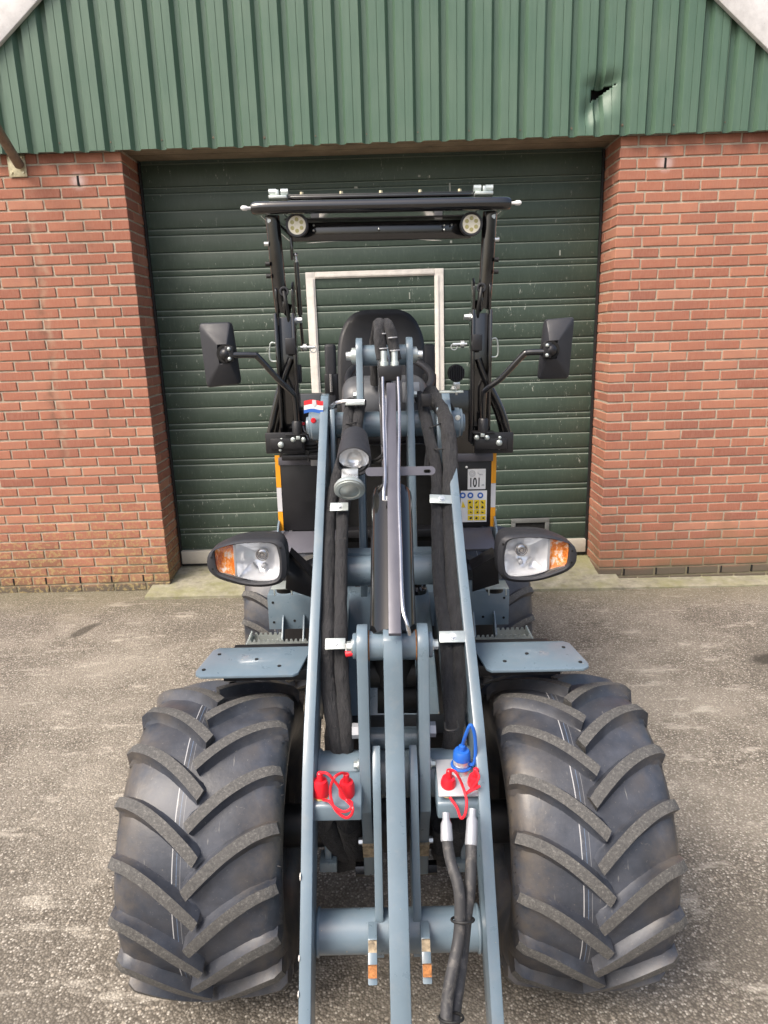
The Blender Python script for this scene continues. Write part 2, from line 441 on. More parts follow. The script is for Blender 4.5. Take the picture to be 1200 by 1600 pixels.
def m_clad():
    m, n, l, b = newmat('green_steel_cladding')
    pos = nd(n, 'ShaderNodeNewGeometry').outputs['Position']
    mp = nd(n, 'ShaderNodeMapping'); mp.inputs['Scale'].default_value = (1, 1, .08); l.new(pos, mp.inputs[0])
    st = noise_tex(n, l, mp.outputs[0], 35, 5, .7)
    c = ramp(n, l, st, [(.3, (.066, .124, .084)), (.7, (.090, .156, .108))]).outputs[0]
    bl = noise_tex(n, l, pos, 3, 4)
    c = mixc(n, l, ramp(n, l, bl, [(.4, g(0)), (.75, g(.25))]).outputs[0], c, (.125, .185, .140))
    sp = noise_tex(n, l, pos, 110, 3, .7)
    c = mixc(n, l, ramp(n, l, sp, [(.74, g(0)), (.80, g(.5))]).outputs[0], c, (.45, .47, .43))
    l.new(c, b.inputs['Base Color'])
    l.new(ramp(n, l, bl, [(.3, g(.38)), (.7, g(.55))]).outputs[0], b.inputs['Roughness'])
    bumpn(n, l, noise_tex(n, l, pos, 4, 2), .03, .02, b)
    return m
M['clad'] = m_clad()
def m_door():
    m, n, l, b = newmat('green_door_steel')
    pos = nd(n, 'ShaderNodeNewGeometry').outputs['Position']
    mp = nd(n, 'ShaderNodeMapping'); mp.inputs['Scale'].default_value = (1, 1, .25); l.new(pos, mp.inputs[0])
    st = noise_tex(n, l, mp.outputs[0], 60, 5, .75)
    bl = noise_tex(n, l, pos, 2.2, 5)
    c = ramp(n, l, bl, [(.3, (.030, .050, .036)), (.7, (.050, .076, .056))]).outputs[0]
    c = mixc(n, l, ramp(n, l, st, [(.5, g(0)), (.8, g(.25))]).outputs[0], c, (.16, .21, .17))
    mp2 = nd(n, 'ShaderNodeMapping'); mp2.inputs['Scale'].default_value = (1, 1, .35); l.new(pos, mp2.inputs[0])
    sp = noise_tex(n, l, mp2.outputs[0], 55, 3, .8)
    spm = noise_tex(n, l, pos, 3.5, 3)
    spk = maths(n, l, 'MULTIPLY', ramp(n, l, sp, [(.63, g(0)), (.69, g(.75))]).outputs[0], ramp(n, l, spm, [(.45, g(0)), (.6, g(1))]).outputs[0])
    c = mixc(n, l, spk, c, (.42, .44, .39))
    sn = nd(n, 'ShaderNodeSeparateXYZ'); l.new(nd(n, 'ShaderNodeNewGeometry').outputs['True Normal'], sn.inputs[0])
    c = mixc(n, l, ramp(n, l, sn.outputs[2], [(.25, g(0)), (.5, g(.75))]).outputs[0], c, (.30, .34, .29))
    l.new(c, b.inputs['Base Color'])
    l.new(ramp(n, l, st, [(.3, g(.42)), (.7, g(.58))]).outputs[0], b.inputs['Roughness'])
    bumpn(n, l, noise_tex(n, l, mp.outputs[0], 220, 3), .25, .003, b)
    return m
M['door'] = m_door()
def m_ground():
    m, n, l, b = newmat('worn_asphalt')
    pos = nd(n, 'ShaderNodeNewGeometry').outputs['Position']
    v = nd(n, 'ShaderNodeTexVoronoi'); v.inputs['Scale'].default_value = 150; l.new(pos, v.inputs['Vector'])
    v.inputs['Randomness'].default_value = 1
    hs = nd(n, 'ShaderNodeSeparateColor'); l.new(v.outputs['Color'], hs.inputs[0])
    stone = ramp(n, l, hs.outputs[0], [(0, (.115, .100, .081)), (.40, (.205, .181, .147)), (.78, (.28, .250, .207)), (1, (.55, .51, .44))]).outputs[0]
    gap = ramp(n, l, v.outputs['Distance'], [(.30, g(1)), (.75, g(0))]).outputs[0]
    c = mixc(n, l, gap, (.105, .092, .074), stone)
    v2 = nd(n, 'ShaderNodeTexVoronoi'); v2.inputs['Scale'].default_value = 62; l.new(pos, v2.inputs['Vector'])
    hs2 = nd(n, 'ShaderNodeSeparateColor'); l.new(v2.outputs['Color'], hs2.inputs[0])
    big = maths(n, l, 'MULTIPLY', ramp(n, l, v2.outputs['Distance'], [(.2, g(1)), (.38, g(0))]).outputs[0], ramp(n, l, hs2.outputs[0], [(.86, g(0)), (.92, g(.8))]).outputs[0])
    c = mixc(n, l, big, c, (.42, .37, .30))
    bl = noise_tex(n, l, pos, 1.1, 7, .66)
    c = mixc(n, l, ramp(n, l, bl, [(.46, g(0)), (.64, g(.5))]).outputs[0], c, (.36, .325, .27))
    c = mixc(n, l, ramp(n, l, bl, [(.33, g(.7)), (.47, g(0))]).outputs[0], c, (.135, .119, .097))
    # pale lime scrapes
    mp = nd(n, 'ShaderNodeMapping'); mp.inputs['Scale'].default_value = (.9, 2.6, 1); mp.inputs['Rotation'].default_value = (0, 0, .25); l.new(pos, mp.inputs[0])
    sc1 = noise_tex(n, l, mp.outputs[0], 4.2, 6, .7)
    c = mixc(n, l, ramp(n, l, sc1, [(.57, g(0)), (.68, g(.62))]).outputs[0], c, (.48, .44, .37))
    # moss near the wall foot
    sy = nd(n, 'ShaderNodeSeparateXYZ'); l.new(pos, sy.inputs[0])
    wall = ramp(n, l, maths(n, l, 'ADD', sy.outputs[1], maths(n, l, 'MULTIPLY', bl, .8)), [(0, g(0)), (.5, g(0))])
    wm = maths(n, l, 'SMOOTH_MIN', 1, maths(n, l, 'MULTIPLY', maths(n, l, 'SUBTRACT', maths(n, l, 'ADD', sy.outputs[1], maths(n, l, 'MULTIPLY', bl, .9)), 4.35), 2.2, True))
    c = mixc(n, l, maths(n, l, 'MULTIPLY', wm, .55, True), c, (.15, .135, .075))
    # a dark stain on the left and a dark blotch at the right edge
    for (sx_, sy_, rx, ry, ang, k) in DARK_PATCHES:
        mm = nd(n, 'ShaderNodeMapping'); mm.vector_type = 'TEXTURE'
        mm.inputs['Location'].default_value = (sx_, sy_, 0); mm.inputs['Rotation'].default_value = (0, 0, ang); mm.inputs['Scale'].default_value = (rx, ry, 50)
        l.new(pos, mm.inputs[0])
        ln = nd(n, 'ShaderNodeVectorMath'); ln.operation = 'LENGTH'; l.new(mm.outputs[0], ln.inputs[0])
        wob = maths(n, l, 'ADD', ln.outputs['Value'], maths(n, l, 'MULTIPLY', maths(n, l, 'SUBTRACT', noise_tex(n, l, pos, 9, 4), .5), .9))
        c = mixc(n, l, ramp(n, l, wob, [(.55, g(k)), (1.0, g(0))]).outputs[0], c, (.045, .040, .032))
    l.new(c, b.inputs['Base Color']); b.inputs['Roughness'].default_value = .92
    b.inputs['Specular IOR Level'].default_value = .3
    h = maths(n, l, 'ADD', maths(n, l, 'MULTIPLY', v.outputs['Distance'], -1.0), maths(n, l, 'MULTIPLY', noise_tex(n, l, pos, 20, 4), .8))
    bumpn(n, l, h, .42, .006, b)
    return m
def gnd(px, py):
    d = FW + (px - 600) / F * RT - (py - 800) / F * UP
    k = math.tan(TILT); t = -(CAM.z + k * CAM.x) / (d.z + k * d.x)
    return CAM + d * t
s1, s2 = gnd(132, 985), gnd(1190, 1030)
DARK_PATCHES = [(s1.x, s1.y, .045, .14, -.35, .75), (s2.x + .05, s2.y, .14, .07, .3, .85)]
M['ground'] = m_ground()
def m_apron():
    m, n, l, b = newmat('mossy_concrete')
    pos = nd(n, 'ShaderNodeNewGeometry').outputs['Position']
    f = noise_tex(n, l, pos, 14, 6, .7)
    c = ramp(n, l, f, [(.3, (.17, .155, .115)), (.6, (.32, .30, .23)), (.8, (.44, .42, .35))]).outputs[0]
    f2 = noise_tex(n, l, pos, 4, 6, .7)
    c = mixc(n, l, ramp(n, l, f2, [(.42, g(0)), (.65, g(.7))]).outputs[0], c, (.21, .21, .085))
    l.new(c, b.inputs['Base Color']); b.inputs['Roughness'].default_value = .95
    bumpn(n, l, noise_tex(n, l, pos, 90, 5), .5, .006, b)
    return m
M['apron'] = m_apron()
def m_verge():
    m, n, l, b = newmat('weathered_white_board')
    pos = nd(n, 'ShaderNodeNewGeometry').outputs['Position']
    f = noise_tex(n, l, pos, 5, 6, .7)
    c = ramp(n, l, f, [(.3, (.44, .43, .42)), (.6, (.68, .67, .66)), (.8, (.78, .77, .76))]).outputs[0]
    f2 = noise_tex(n, l, pos, 60, 4, .7)
    c = mixc(n, l, ramp(n, l, f2, [(.64, g(0)), (.74, g(.6))]).outputs[0], c, (.16, .155, .15))
    l.new(c, b.inputs['Base Color']); b.inputs['Roughness'].default_value = .8
    bumpn(n, l, f2, .25, .004, b)
    return m
M['verge'] = m_verge()
M['soffit'] = simple('stained_timber', (.27, .21, .145), .8, var=.25, vscale=8, bump=.3, bscale=60)
M['cream'] = simple('cream_rail', (.50, .47, .40), .55, var=.1)
M['rooftile'] = simple('dark_roof_sheet', (.12, .12, .12), .8, var=.2)
M['leaf'] = simple('tree_leaf', (.045, .085, .022), .55, var=.4, vscale=3)
M['bark'] = simple('bark', (.10, .075, .05), .9, var=.3)
M['galv'] = simple('yellowed_zinc', (.55, .50, .34), .45, metal=.6, var=.25, vscale=40)
M['polestain'] = simple('stained_pipe', (.20, .16, .115), .6, metal=.3, var=.3, vscale=30)

# ------------------------------------------------------------------ ground
gz = lambda x: -math.tan(TILT) * x
mb = MB(); S = 1500
mb.add([(-S, -S, gz(-S)), (S, -S, gz(S)), (S, S, gz(S)), (-S, S, gz(-S))], [(0, 1, 2, 3)])
yard = mb.build('yard', M['ground']); yard['kind'] = 'structure'
yard['label'] = 'brown grey worn asphalt yard'
XL, XR, YW, YD = -1.473, 1.451, 4.41, 4.70
mb = MB()
def slabrow(xs, y0, y1, z0, z1, under=.15):
    vs = []; fs = []; n = len(xs)
    for x in xs:
        j = .012 * mnoise.noise(Vector((x * 5, 0, 3)))
        vs += [(x, y0 + j, gz(x) - under), (x, y0 + j, gz(x) + z0 - .004), (x, y0 + j + .012, gz(x) + z0), (x, y1, z1(x) if callable(z1) else gz(x) + z1), (x, y1, gz(x) - under)]
    for i in range(n - 1):
        for k in range(4): fs.append((i * 5 + k, (i + 1) * 5 + k, (i + 1) * 5 + k + 1, i * 5 + k + 1))
    fs.append(tuple(range(5))); fs.append(tuple((n - 1) * 5 + k for k in range(5))[::-1])
    mb.add(vs, fs)
slabrow([XL - .12 + i * (XR - XL + .24) / 40 for i in range(41)], 4.235, 4.80, .022, lambda x: .098)
ap = mb.build('door_apron', M['apron'], ang=30); ap['kind'] = 'structure'; ap['label'] = 'mossy concrete apron before the roller door'
mb = MB()
slabrow([XR + .125 + i * .06 for i in range(40)], 4.25, 4.43, .014, .018)
ap = mb.build('wall_kerb', M['apron'], ang=30); ap['kind'] = 'structure'; ap['label'] = 'mossy concrete strip along the foot of the right brick wall'

# ------------------------------------------------------------------ building
bld = thing('brick_building', 'red brick building with green steel gable and green garage door', 'building', (0, 5.2, 0))
COURSE, BZ0, ZTOP = .0621, .0, 2.765
def box_mesh(sx, sy, sz, seed):
    r = random.Random(seed); m_ = MB(); m_.box((0, 0, 0), (sx, sy, sz))
    m_.v = [(x + r.uniform(-.0022, .0022), y + r.uniform(-.0008, .0008), z + r.uniform(-.0020, .0020)) for x, y, z in m_.v]
    return m_.mesh('brick', [M['brick']], bevel=.0028, seg=1, ang=30)
BH = .0505
bmesh_cache = {}
def brick_mesh(sx, sy, var):
    k = (round(sx, 3), round(sy, 3), var)
    if k not in bmesh_cache: bmesh_cache[k] = box_mesh(sx, sy, BH, hash(k) & 1023)
    return bmesh_cache[k]
def inframe(p, mg=40):
    v = Vector(p) - CAM; zc = v.dot(FW)
    x = 600 + F * v.dot(RT) / zc; y = 800 - F * v.dot(UP) / zc
    return -mg < x < 1200 + mg and -mg < y < 1600 + mg
XEND = 2.80
for side, XE in ((-1, XL), (1, XR)):
    # mortar core
    mb = MB()
    x0, x1 = (-XEND, XE - .005) if side < 0 else (XE + .005, XEND)
    mb.box(((x0 + x1) / 2, (YW + .006 + YD + .10) / 2, (ZTOP - .3) / 2), (x1 - x0, YD + .10 - YW - .006, ZTOP + .3))
    wall = mb.build('wall', M['mortar'], bld, label='red brick pier with weep holes and a mossy foot')
    rest = MB()
    ncr = int((ZTOP - gz(XE) + .12) / COURSE) + 1
    for c in range(ncr):
        z = ZTOP - .018 - COURSE * (c + .5)
        if z < gz(side * 2.8 if side > 0 else XE) - .06: break
        pieces = []                  # (distance from corner start, length, depth)
        if c % 2 == 0:
            pieces = [(0, .100, .21), (.11, .155, .095)]; s0 = .275; rv = (.22, .075)
        else:
            pieces = [(0, .155, .10)]; s0 = .165; rv = (.11, .185)
        while s0 < XEND - abs(XE):
            pieces.append((s0, min(.21, XEND - abs(XE) - s0 + .02), .095)); s0 += .22
        for (s, ln, dp) in pieces:
            if ln < .04: continue
            cx = XE + side * (s + ln / 2)
            ctr = Vector((cx, YW + dp / 2 + rnd.uniform(-.0010, .0012), z + rnd.uniform(-.0008, .0008)))
            if inframe(ctr + Vector((-side * .11, 0, 0))):
                o = link('brick', brick_mesh(ln, dp, rnd.randrange(5)), wall, loc=ctr)
                o.rotation_euler = (0, rnd.uniform(-.004, .004), rnd.uniform(-.004, .004))
            else:
                rest.box(ctr, (ln, dp, BH))
        s, ln = rv                   # reveal brick behind the corner one
        ctr = Vector((XE + side * (.05 + rnd.uniform(-.001, .001)), YW + s + ln / 2, z))
        link('brick', brick_mesh(.100, ln, rnd.randrange(5)), wall, loc=ctr)
    o = rest.build('brick', M['brick'], wall, bevel=.0028, seg=1); o['kind'] = 'stuff'
    for wz in ([snap(WEEP[0], XL, -1)] if side < 0 else [snap(WEEP[1], XR, 1)]):
        m2 = MB(); m2.box((wz.x, YW + .004, wz.z), (.011, .012, .055)); m2.build('weep_hole', M['hole'], wall)
    for k in range(5):
        xw = XE + side * (.17 + .22 * k) + rnd.uniform(-.01, .01)
        zz = round((ZTOP - .018 - (gz(xw) + .04)) / COURSE) * COURSE
        m2 = MB(); m2.box((xw, YW + .004, ZTOP - .018 - zz + COURSE / 2), (.010, .012, .046)); m2.build('weep_hole', M['hole'], wall)
# side and rear body so the building is closed
mb = MB(); mb.box((0, 8.0, 1.4), (2 * XEND, 6.3, 2.9)); mb.build('body', M['mortar'], bld)
# lintel / soffit board
mb = MB(); mb.box(((XL + XR) / 2, 4.575, 2.80), (XR - XL + .02, .33, .09)); mb.build('soffit', M['soffit'], bld, bevel=.004)

# gable cladding
PK = .148; P0 = -1.71 + .02; ZB = 2.735; SL = .82; APEX = 5.02
prof = [(0, 0), (.019, .032), (.046, .032), (.060, 0), (.101, 0), (.1025, .003), (.105, .003), (.1065, 0)]   # (x from pan's right edge, depth)
def ztop(x): return APEX - SL * abs(x) + .06
hole_c = at(941, 146, 4.38)
def hole_lo(u): return hole_c.z - .040 + (u + .062) * .62
def hole_hi(u): return hole_c.z + .022 + (u + .062) * .16 
gab = MB(); gab.prism([(-XEND, 4.47, ZB + .05), (XEND, 4.47, ZB + .05), (XEND, 4.47, ztop(XEND) - .03), (0, 4.47, APEX), (-XEND, 4.47, ztop(XEND) - .03)], (0, .10, 0))
gable = gab.build('gable', M['hole'], bld, label='green ribbed steel gable cladding with a torn dent')
def sheet(xa, xb, dent=False, dy=0):
    cols = []; k = math.floor((xa - P0) / PK) - 1; x = P0 + k * PK
    while x < xb + PK:
        for a, d in prof:
            if xa - 1e-4 <= x + a <= xb + .012: cols.append((x + a, d))
        if dent:
            for a in (.022, .028, .034, .040, .063, .070, .078, .086, .094, .115, .124, .133, .141):
                if xa - 1e-4 <= x + a <= xb + .012:
                    d = .032 if .019 <= a <= .046 else 0
                    cols.append((x + a, d))
        x += PK
    cols = sorted(set((round(a, 5), d) for a, d in cols))
    zs = [ZB, ZB + .003] + [ZB + i * .009 for i in range(1, 72)] + [3.4, 3.8, 4.4, 5.2] if dent else [ZB, ZB + .003, 2.9, 3.2, 3.6, 4.2, 5.2]
    vs = []; fs = []; n = len(cols); keep = []
    for z in zs:
        for (xx, d) in cols:
            zz = min(z, ztop(xx)); y = 4.352 + d + dy + .0015 * mnoise.noise(Vector((xx * 4, zz * 2.5, 1)))
            if dent:
                u = (xx - hole_c.x); lo = hole_lo(u); hi = hole_hi(u)
                wx = math.exp(-((u + .005) / .085) ** 2)
                t = (zz - hi) / .05 if zz > hi else ((zz - lo) / .10 if zz < lo else 0)
                y += .050 * wx * math.exp(-t * t)
                y += .022 * math.exp(-((xx - hole_c.x + .085) / .035) ** 2 - ((zz - hole_c.z + .10) / .06) ** 2)
                y -= .012 * math.exp(-((xx - hole_c.x + .03) / .03) ** 2 - ((zz - hole_c.z + .13) / .04) ** 2)
                y += .005 * mnoise.noise(Vector((xx * 18, zz * 14, 0))) * math.exp(-(u / .16) ** 2 - ((zz - hole_c.z + .05) / .16) ** 2)
            vs.append((xx, y, zz))
    for j in range(len(zs) - 1):
        for i in range(n - 1):
            cxx = (cols[i][0] + cols[i + 1][0]) / 2; czz = (zs[j] + zs[j + 1]) / 2
            if zs[j] >= ztop(cxx) + .3: continue
            if dent:
                u = cxx - hole_c.x
                if -.062 < u < .075 and hole_lo(u) < czz < hole_hi(u): continue
            fs.append((j * n + i, j * n + i + 1, (j + 1) * n + i + 1, (j + 1) * n + i))
    m_ = MB(); m_.add(vs, fs)
    o = m_.build('cladding_sheet', M['clad'], gable, ang=32, smooth=dent)
    md = o.modifiers.new('thickness', 'SOLIDIFY'); md.thickness = .0012
    return o
seams = [P0 + PK * k for k in (-8, -3, 4, 11, 18, 25, 31)]
seams[0] = -XEND + .02; seams[-1] = XEND - .02
for i in range(len(seams) - 1): sheet(seams[i], seams[i + 1], dent=(seams[i] < hole_c.x < seams[i + 1]), dy=-.0018 * (i % 2))
for k in range(-7, 30, 2):
    x = P0 + PK * k + .028
    if abs(x) > 2.7: continue
    m_ = MB(); z = ZB + .052 + rnd.uniform(-.006, .006)
    m_.cyl((x, 4.389, z), (x, 4.383, z), .0085, n=12); m_.cyl((x, 4.384, z), (x, 4.378, z), .005, n=6)
    m_.build('screw', M['polestain'], gable)
# verge boards and roof
for s in (-1, 1):
    d = Vector((s, 0, -SL)).normalized(); nrm = Vector((s * SL, 0, 1)).normalized()
    p0 = Vector((0, 4.315, APEX - .07)); p1 = p0 + d * 3.9
    m_ = MB(); q = nrm * .18
    m_.prism([p0, p1, p1 + q, p0 + q + Vector((0, 0, 0))], (0, .033, 0))
    m_.build('verge_board', M['verge'], bld, bevel=.006)
    m_ = MB(); a = p0 + nrm * .175 + Vector((0, .034, 0)); b_ = p1 + nrm * .175 + Vector((0, .034, 0))
    m_.prism([a, b_, b_ - nrm * .08, a - nrm * .08], (0, 6.8, 0)); m_.build('roof', M['rooftile'], bld)

# sectional door
DZ0, DZ1 = .10, 2.78
mb = MB(); mb.box(((XL + XR) / 2, YD + .03, (DZ0 + DZ1) / 2), (XR - XL - .01, .04, DZ1 - DZ0 - .004))
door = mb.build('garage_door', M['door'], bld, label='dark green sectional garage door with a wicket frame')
PER = .2485; zt = 2.566
slab_me = {}
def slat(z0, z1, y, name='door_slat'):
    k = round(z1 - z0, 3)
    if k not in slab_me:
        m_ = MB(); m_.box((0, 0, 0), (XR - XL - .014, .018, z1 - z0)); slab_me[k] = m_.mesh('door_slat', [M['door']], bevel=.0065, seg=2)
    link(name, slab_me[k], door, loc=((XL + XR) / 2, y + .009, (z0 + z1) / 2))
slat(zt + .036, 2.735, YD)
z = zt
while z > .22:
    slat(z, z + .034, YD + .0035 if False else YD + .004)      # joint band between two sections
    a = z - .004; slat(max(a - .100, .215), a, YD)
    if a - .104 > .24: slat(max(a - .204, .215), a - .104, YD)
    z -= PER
mb = MB(); mb.box(((XL + XR) / 2, YD - .004, .157), (XR - XL - .03, .04, .095)); mb.build('bottom_rail', M['cream'], door, bevel=.004)
mb = MB(); mb.box(((XL + XR) / 2, YD, .1005), (XR - XL - .03, .03, .012)); mb.build('bottom_seal', M['rubber'], door)
mb = MB()
for s in (-1, 1):
    mb = MB(); mb.box(((XL + .012) if s < 0 else (XR - .012), YD - .008, 1.42), (.012, .022, 2.64)); mb.build("side_seal", M["rubber"], door)

# wicket frame: three flat profiles with a raised lip
fl, fr_, ft = -.463, .434, 2.066
for nm, c, sz in (('left', (fl + .03, 1.113), (.060, 1.84)), ('right', (fr_ - .03, 1.113), (.060, 1.84)), ('top', ((fl + fr_) / 2, ft - .02), (fr_ - fl - .122, .042))):
    m_ = MB(); m_.box((c[0], YD - .005, c[1]), (sz[0], .012, sz[1]))
    if sz[0] < .1:
        m_.box((c[0] + (.012 if c[0] < 0 else -.012), YD - .014, c[1]), (.018, .010, sz[1] - .02)); 
    else: m_.box((c[0], YD - .014, c[1] - .006), (sz[0], .010, .016))
    m_.build('wicket_frame', M['offwhite'], door, bevel=.0025)
for s in (-1, 1):   # mitre corner caps
    m_ = MB(); m_.box((fl + .03 if s < 0 else fr_ - .03, YD - .0045, ft - .0305), (.0605, .0125, .063)) ; m_.build('wicket_corner', M['offwhite'], door, bevel=.002)
# floor vent in the bottom section
vl, vr = at(800, 812, YD), at(856, 822, YD)
m_ = MB(); zc_ = (vl.z + vr.z) / 2; xc_ = (vl.x + vr.x) / 2 
for dz in (-.05, .05): m_.box((xc_, YD - .008, zc_ - .03 + dz), (.27, .016, .03))
for dx in (-.12, .12): m_.box((xc_ + dx, YD - .008, zc_ - .03), (.03, .0155, .072))
m_.build('vent_frame', M['vent'], door, bevel=.002)
m_ = MB(); m_.box((xc_, YD - .002, zc_ - .03), (.215, .006, .075)); m_.build('vent_opening', M['hole'], door)

for (px, py, ww, hh) in ((703, 300, 2.4, 26), (702, 318, 1.6, 20), (705, 372, 3.0, 15), (655, 275, 3.5, 3), (671, 276, 2, 3.5), (556, 293, 5, 2.5), (875, 395, 2, 8), (640, 462, 1.5, 10)):
    q = at(px, py, YD - .001); m_ = MB(); m_.box((q.x, YD - .0012, q.z), (ww / 235, .0012, hh / 245), Matrix.Rotation(rnd.uniform(-.06, .06), 3, 'Y')); m_.build('paint_scratch', M['fleck'], door)
# strut on the left wall
p = at(27, 256, YW)
st = thing('wall_strut', 'stained round strut bolted to the left brick wall under the cladding', 'strut', (p.x, YW, p.z))
Pi = Matrix.Translation(-Vector((p.x, YW, p.z)))
m_ = MB(); m_.box((p.x, YW - .006, p.z - .01), (.105, .010, .125))
m_.build('bracket_plate', M['galv'], st, bevel=.003)
m_ = MB(); m_.tube([at(30, 258, YW - .03), at(-20, 175, 4.05), at(-75, 70, 3.6)], .028, n=16); m_.build('pole', M['polestain'], st)
for dx, dz in ((-.035, -.05), (.035, -.05), (-.035, .03), (.035, .03)):
    m_ = MB(); m_.bolt((p.x + dx, YW - .0105, p.z + dz), (0, -1, 0), .008, .008); m_.build('bolt', M['galv'], st)

# tree behind the roof corner
tr = thing('tree', 'leafy green tree behind the right roof slope', 'tree', (6.2, 12.5, gz(6.2)))
m_ = MB(); b0 = Vector((6.2, 12.5, gz(6.2) - .1)); tip = Vector((6.0, 12.6, 6.2))
m_.tube([b0, b0 + Vector((.1, 0, 2.2)), b0 + Vector((-.05, .05, 4)), tip], lambda t: .19 * (1 - .8 * t), n=10)
limbs = []
for i in range(9):
    a = i * 2.4; h0 = 2.6 + i * .35; e = Vector((6.2 + 1.6 * math.cos(a), 12.5 + 1.6 * math.sin(a), h0 + 1.3)); s_ = Vector((6.2, 12.5, h0))
    m_.tube([s_, (s_ + e) / 2 + Vector((0, 0, .1)), e], lambda t: .06 * (1 - .8 * t), n=6); limbs.append(e)
m_.build('trunk', M['bark'], tr)
m_ = MB()
for e in limbs + [tip, tip + Vector((-.6, 0, .4)), tip + Vector((.5, .2, -.5))]:
    for k in range(300):
        d = Vector((rnd.gauss(0, 1), rnd.gauss(0, 1), rnd.gauss(0, 1))).normalized() * (rnd.random() ** .5) * .95
        q = e + d; a = Vector((rnd.gauss(0, 1), rnd.gauss(0, 1), rnd.gauss(0, .6))).normalized() * .075; b_ = a.cross(Vector((rnd.gauss(0, 1), rnd.gauss(0, 1), rnd.gauss(0, 1)))).normalized() * .035
        m_.add([q - a, q + b_, q + a, q - b_], [(0, 1, 2, 3)])
m_.build('crown', M['leaf'], tr, smooth=False)
# ------------------------------------------------------------------ wheel loader
ld = thing('wheel_loader', 'blue-grey compact wheel loader with black canopy parked before the green door', 'loader', (0, 2.3, 0), (0, TILT, 0))
def Yb(py):
    T = [(560, 2.34), (640, 2.202), (896, 1.756), (1170, 1.374), (1393, 1.219), (1593, 1.092), (1700, 1.03)]
    for (a, ya), (b, yb) in zip(T, T[1:]):
        if py <= b or b == 1700: return ya + (yb - ya) * (py - a) / (b - a)
def Lb(px, py, dy=0): return L(px, py, Yb(py) + dy)
def B(name, mb, mat, parent=ld, **k): return mb.build(name, mat, parent, **k)
FRONT = Vector((0, -1, 0)); UPV = Vector((0, 0, 1)); XV = Vector((1, 0, 0))

# ---- wheels
AY, WR = 1.578, .385
RAY = 3.10
TRK, TW = .4485, .186
def tyre_mesh():
    mb = MB(); n = 128
    # section (offset from mid plane, radius)
    sec = [(-.135, .185), (-.165, .20), (-.192, .24), (-.200, .27), (-.202, .298), (-.197, .320), (-.183, .337), (-.155, .348), (-.09, .356), (0, .360)]
    sec = sec + [(-a, r) for a, r in sec[-2::-1]] + [(.10, .165), (-.10, .165)]
    vs = []; fs = []; m = len(sec)
    for i in range(n):
        a = 2 * math.pi * i / n
        for (x, r) in sec: vs.append((x, -r * math.cos(a), r * math.sin(a)))
    for i in range(n):
        for j in range(m):
            i2, j2 = (i + 1) % n, (j + 1) % m
            fs.append((i * m + j, i2 * m + j, i2 * m + j2, i * m + j2))
    mb.add(vs, fs, 0)
    N = 18
    def carc(x):
        x = abs(x); P = [(0, .360), (.09, .356), (.155, .348), (.183, .337), (.197, .320), (.203, .298)]
        for (a, ra), (b, rb) in zip(P, P[1:]):
            if x <= b: return ra + (rb - ra) * (x - a) / (b - a)
        return .29
    def lugr(x): x = abs(x); return .385 - .62 * x * x
    for s in (-1, 1):
        for k in range(N):
            a0 = 2 * math.pi * (k + (0 if s < 0 else .5)) / N
            T = 12; rows = []
            for j in range(T + 1):
                t = j / T
                x = -.014 + (.199 + .014) * t
                ang = a0 + R(19.5) * (1 - (1 - t) ** 1.6) 
                wt = .0130 - .001 * t; wb = wt + .0105
                # slope of the path on the unrolled tread
                dx = .217; da = R(19.5) * 1.35 * max(.12, (1 - t)) ** .35 * .37
                ln = math.hypot(dx, da); nx, na = -da / ln, dx / ln
                rt = lugr(x); rb = min(carc(x), rt) - .008
                if t > .95: rt = min(rt, .350)
                row = []
                for off, rr in ((-wb - .010, rb), (-wb * .82, rb + .010), (-wt, rt), (0, rt + .0008), (wt, rt), (wb * .82, rb + .010), (wb + .010, rb)):
                    xx = (x + nx * off) ; aa = ang + na * off / .37
                    xx = max(-.02, min(.203, xx))
                    row.append((s * xx, -rr * math.cos(aa), rr * math.sin(aa)))
                rows.append(row)
            # outer foot running down the shoulder
            foot = []
            for (xq, yq, zq) in rows[-1]:
                rr = math.hypot(yq, zq); f_ = max(.27, rr - .075) / rr
                foot.append((s * .1985, yq * f_, zq * f_))
            rows.append(foot)
            m7 = 7; vs = [p for r_ in rows for p in r_]
            nr = len(rows)
            side = []; top = []
            for j in range(nr - 1):
                for i in range(m7 - 1):
                    f = (j * m7 + i, j * m7 + i + 1, (j + 1) * m7 + i + 1, (j + 1) * m7 + i)
                    (top if i in (2, 3) and j < nr - 2 else side).append(f)
            o = len(mb.v)
            mb.add(vs, side, 3)
            mb.f += [tuple(i + o for i in f) for f in top]; mb.m += [1] * len(top)
            cap = tuple(range(m7)); mb.f.append(tuple(i + o for i in cap)); mb.m.append(1)
            cap = tuple((nr - 1) * m7 + i for i in range(m7)); mb.f.append(tuple(i + o for i in cap)); mb.m.append(0)
    # moulding hairs on the shoulders
    r2 = random.Random(3)
    for s in (-1, 1):
        for k in range(110):
            a = 2 * math.pi * k / 110 + r2.uniform(-.01, .01); rr = r2.choice((.318, .30, .332)); x = s * .196
            p = Vector((x, -rr * math.cos(a), rr * math.sin(a))); d = Vector((s * .7, -.6 * math.cos(a), .6 * math.sin(a))) * r2.uniform(.010, .020)
            t = Vector((0, math.sin(a), math.cos(a))) * .0010
            mb.add([p - t, p + t, p + d + Vector((0, 0, r2.uniform(-.003, .003)))], [(0, 1, 2)], 2)
    mb.v = [(x * .93, y, z) for x, y, z in mb.v]
    me = mb.mesh('tyre', [M['carcass'], M['lug'], M['hosecover'], M['flank']], ang=38)
    return me
TM = tyre_mesh()
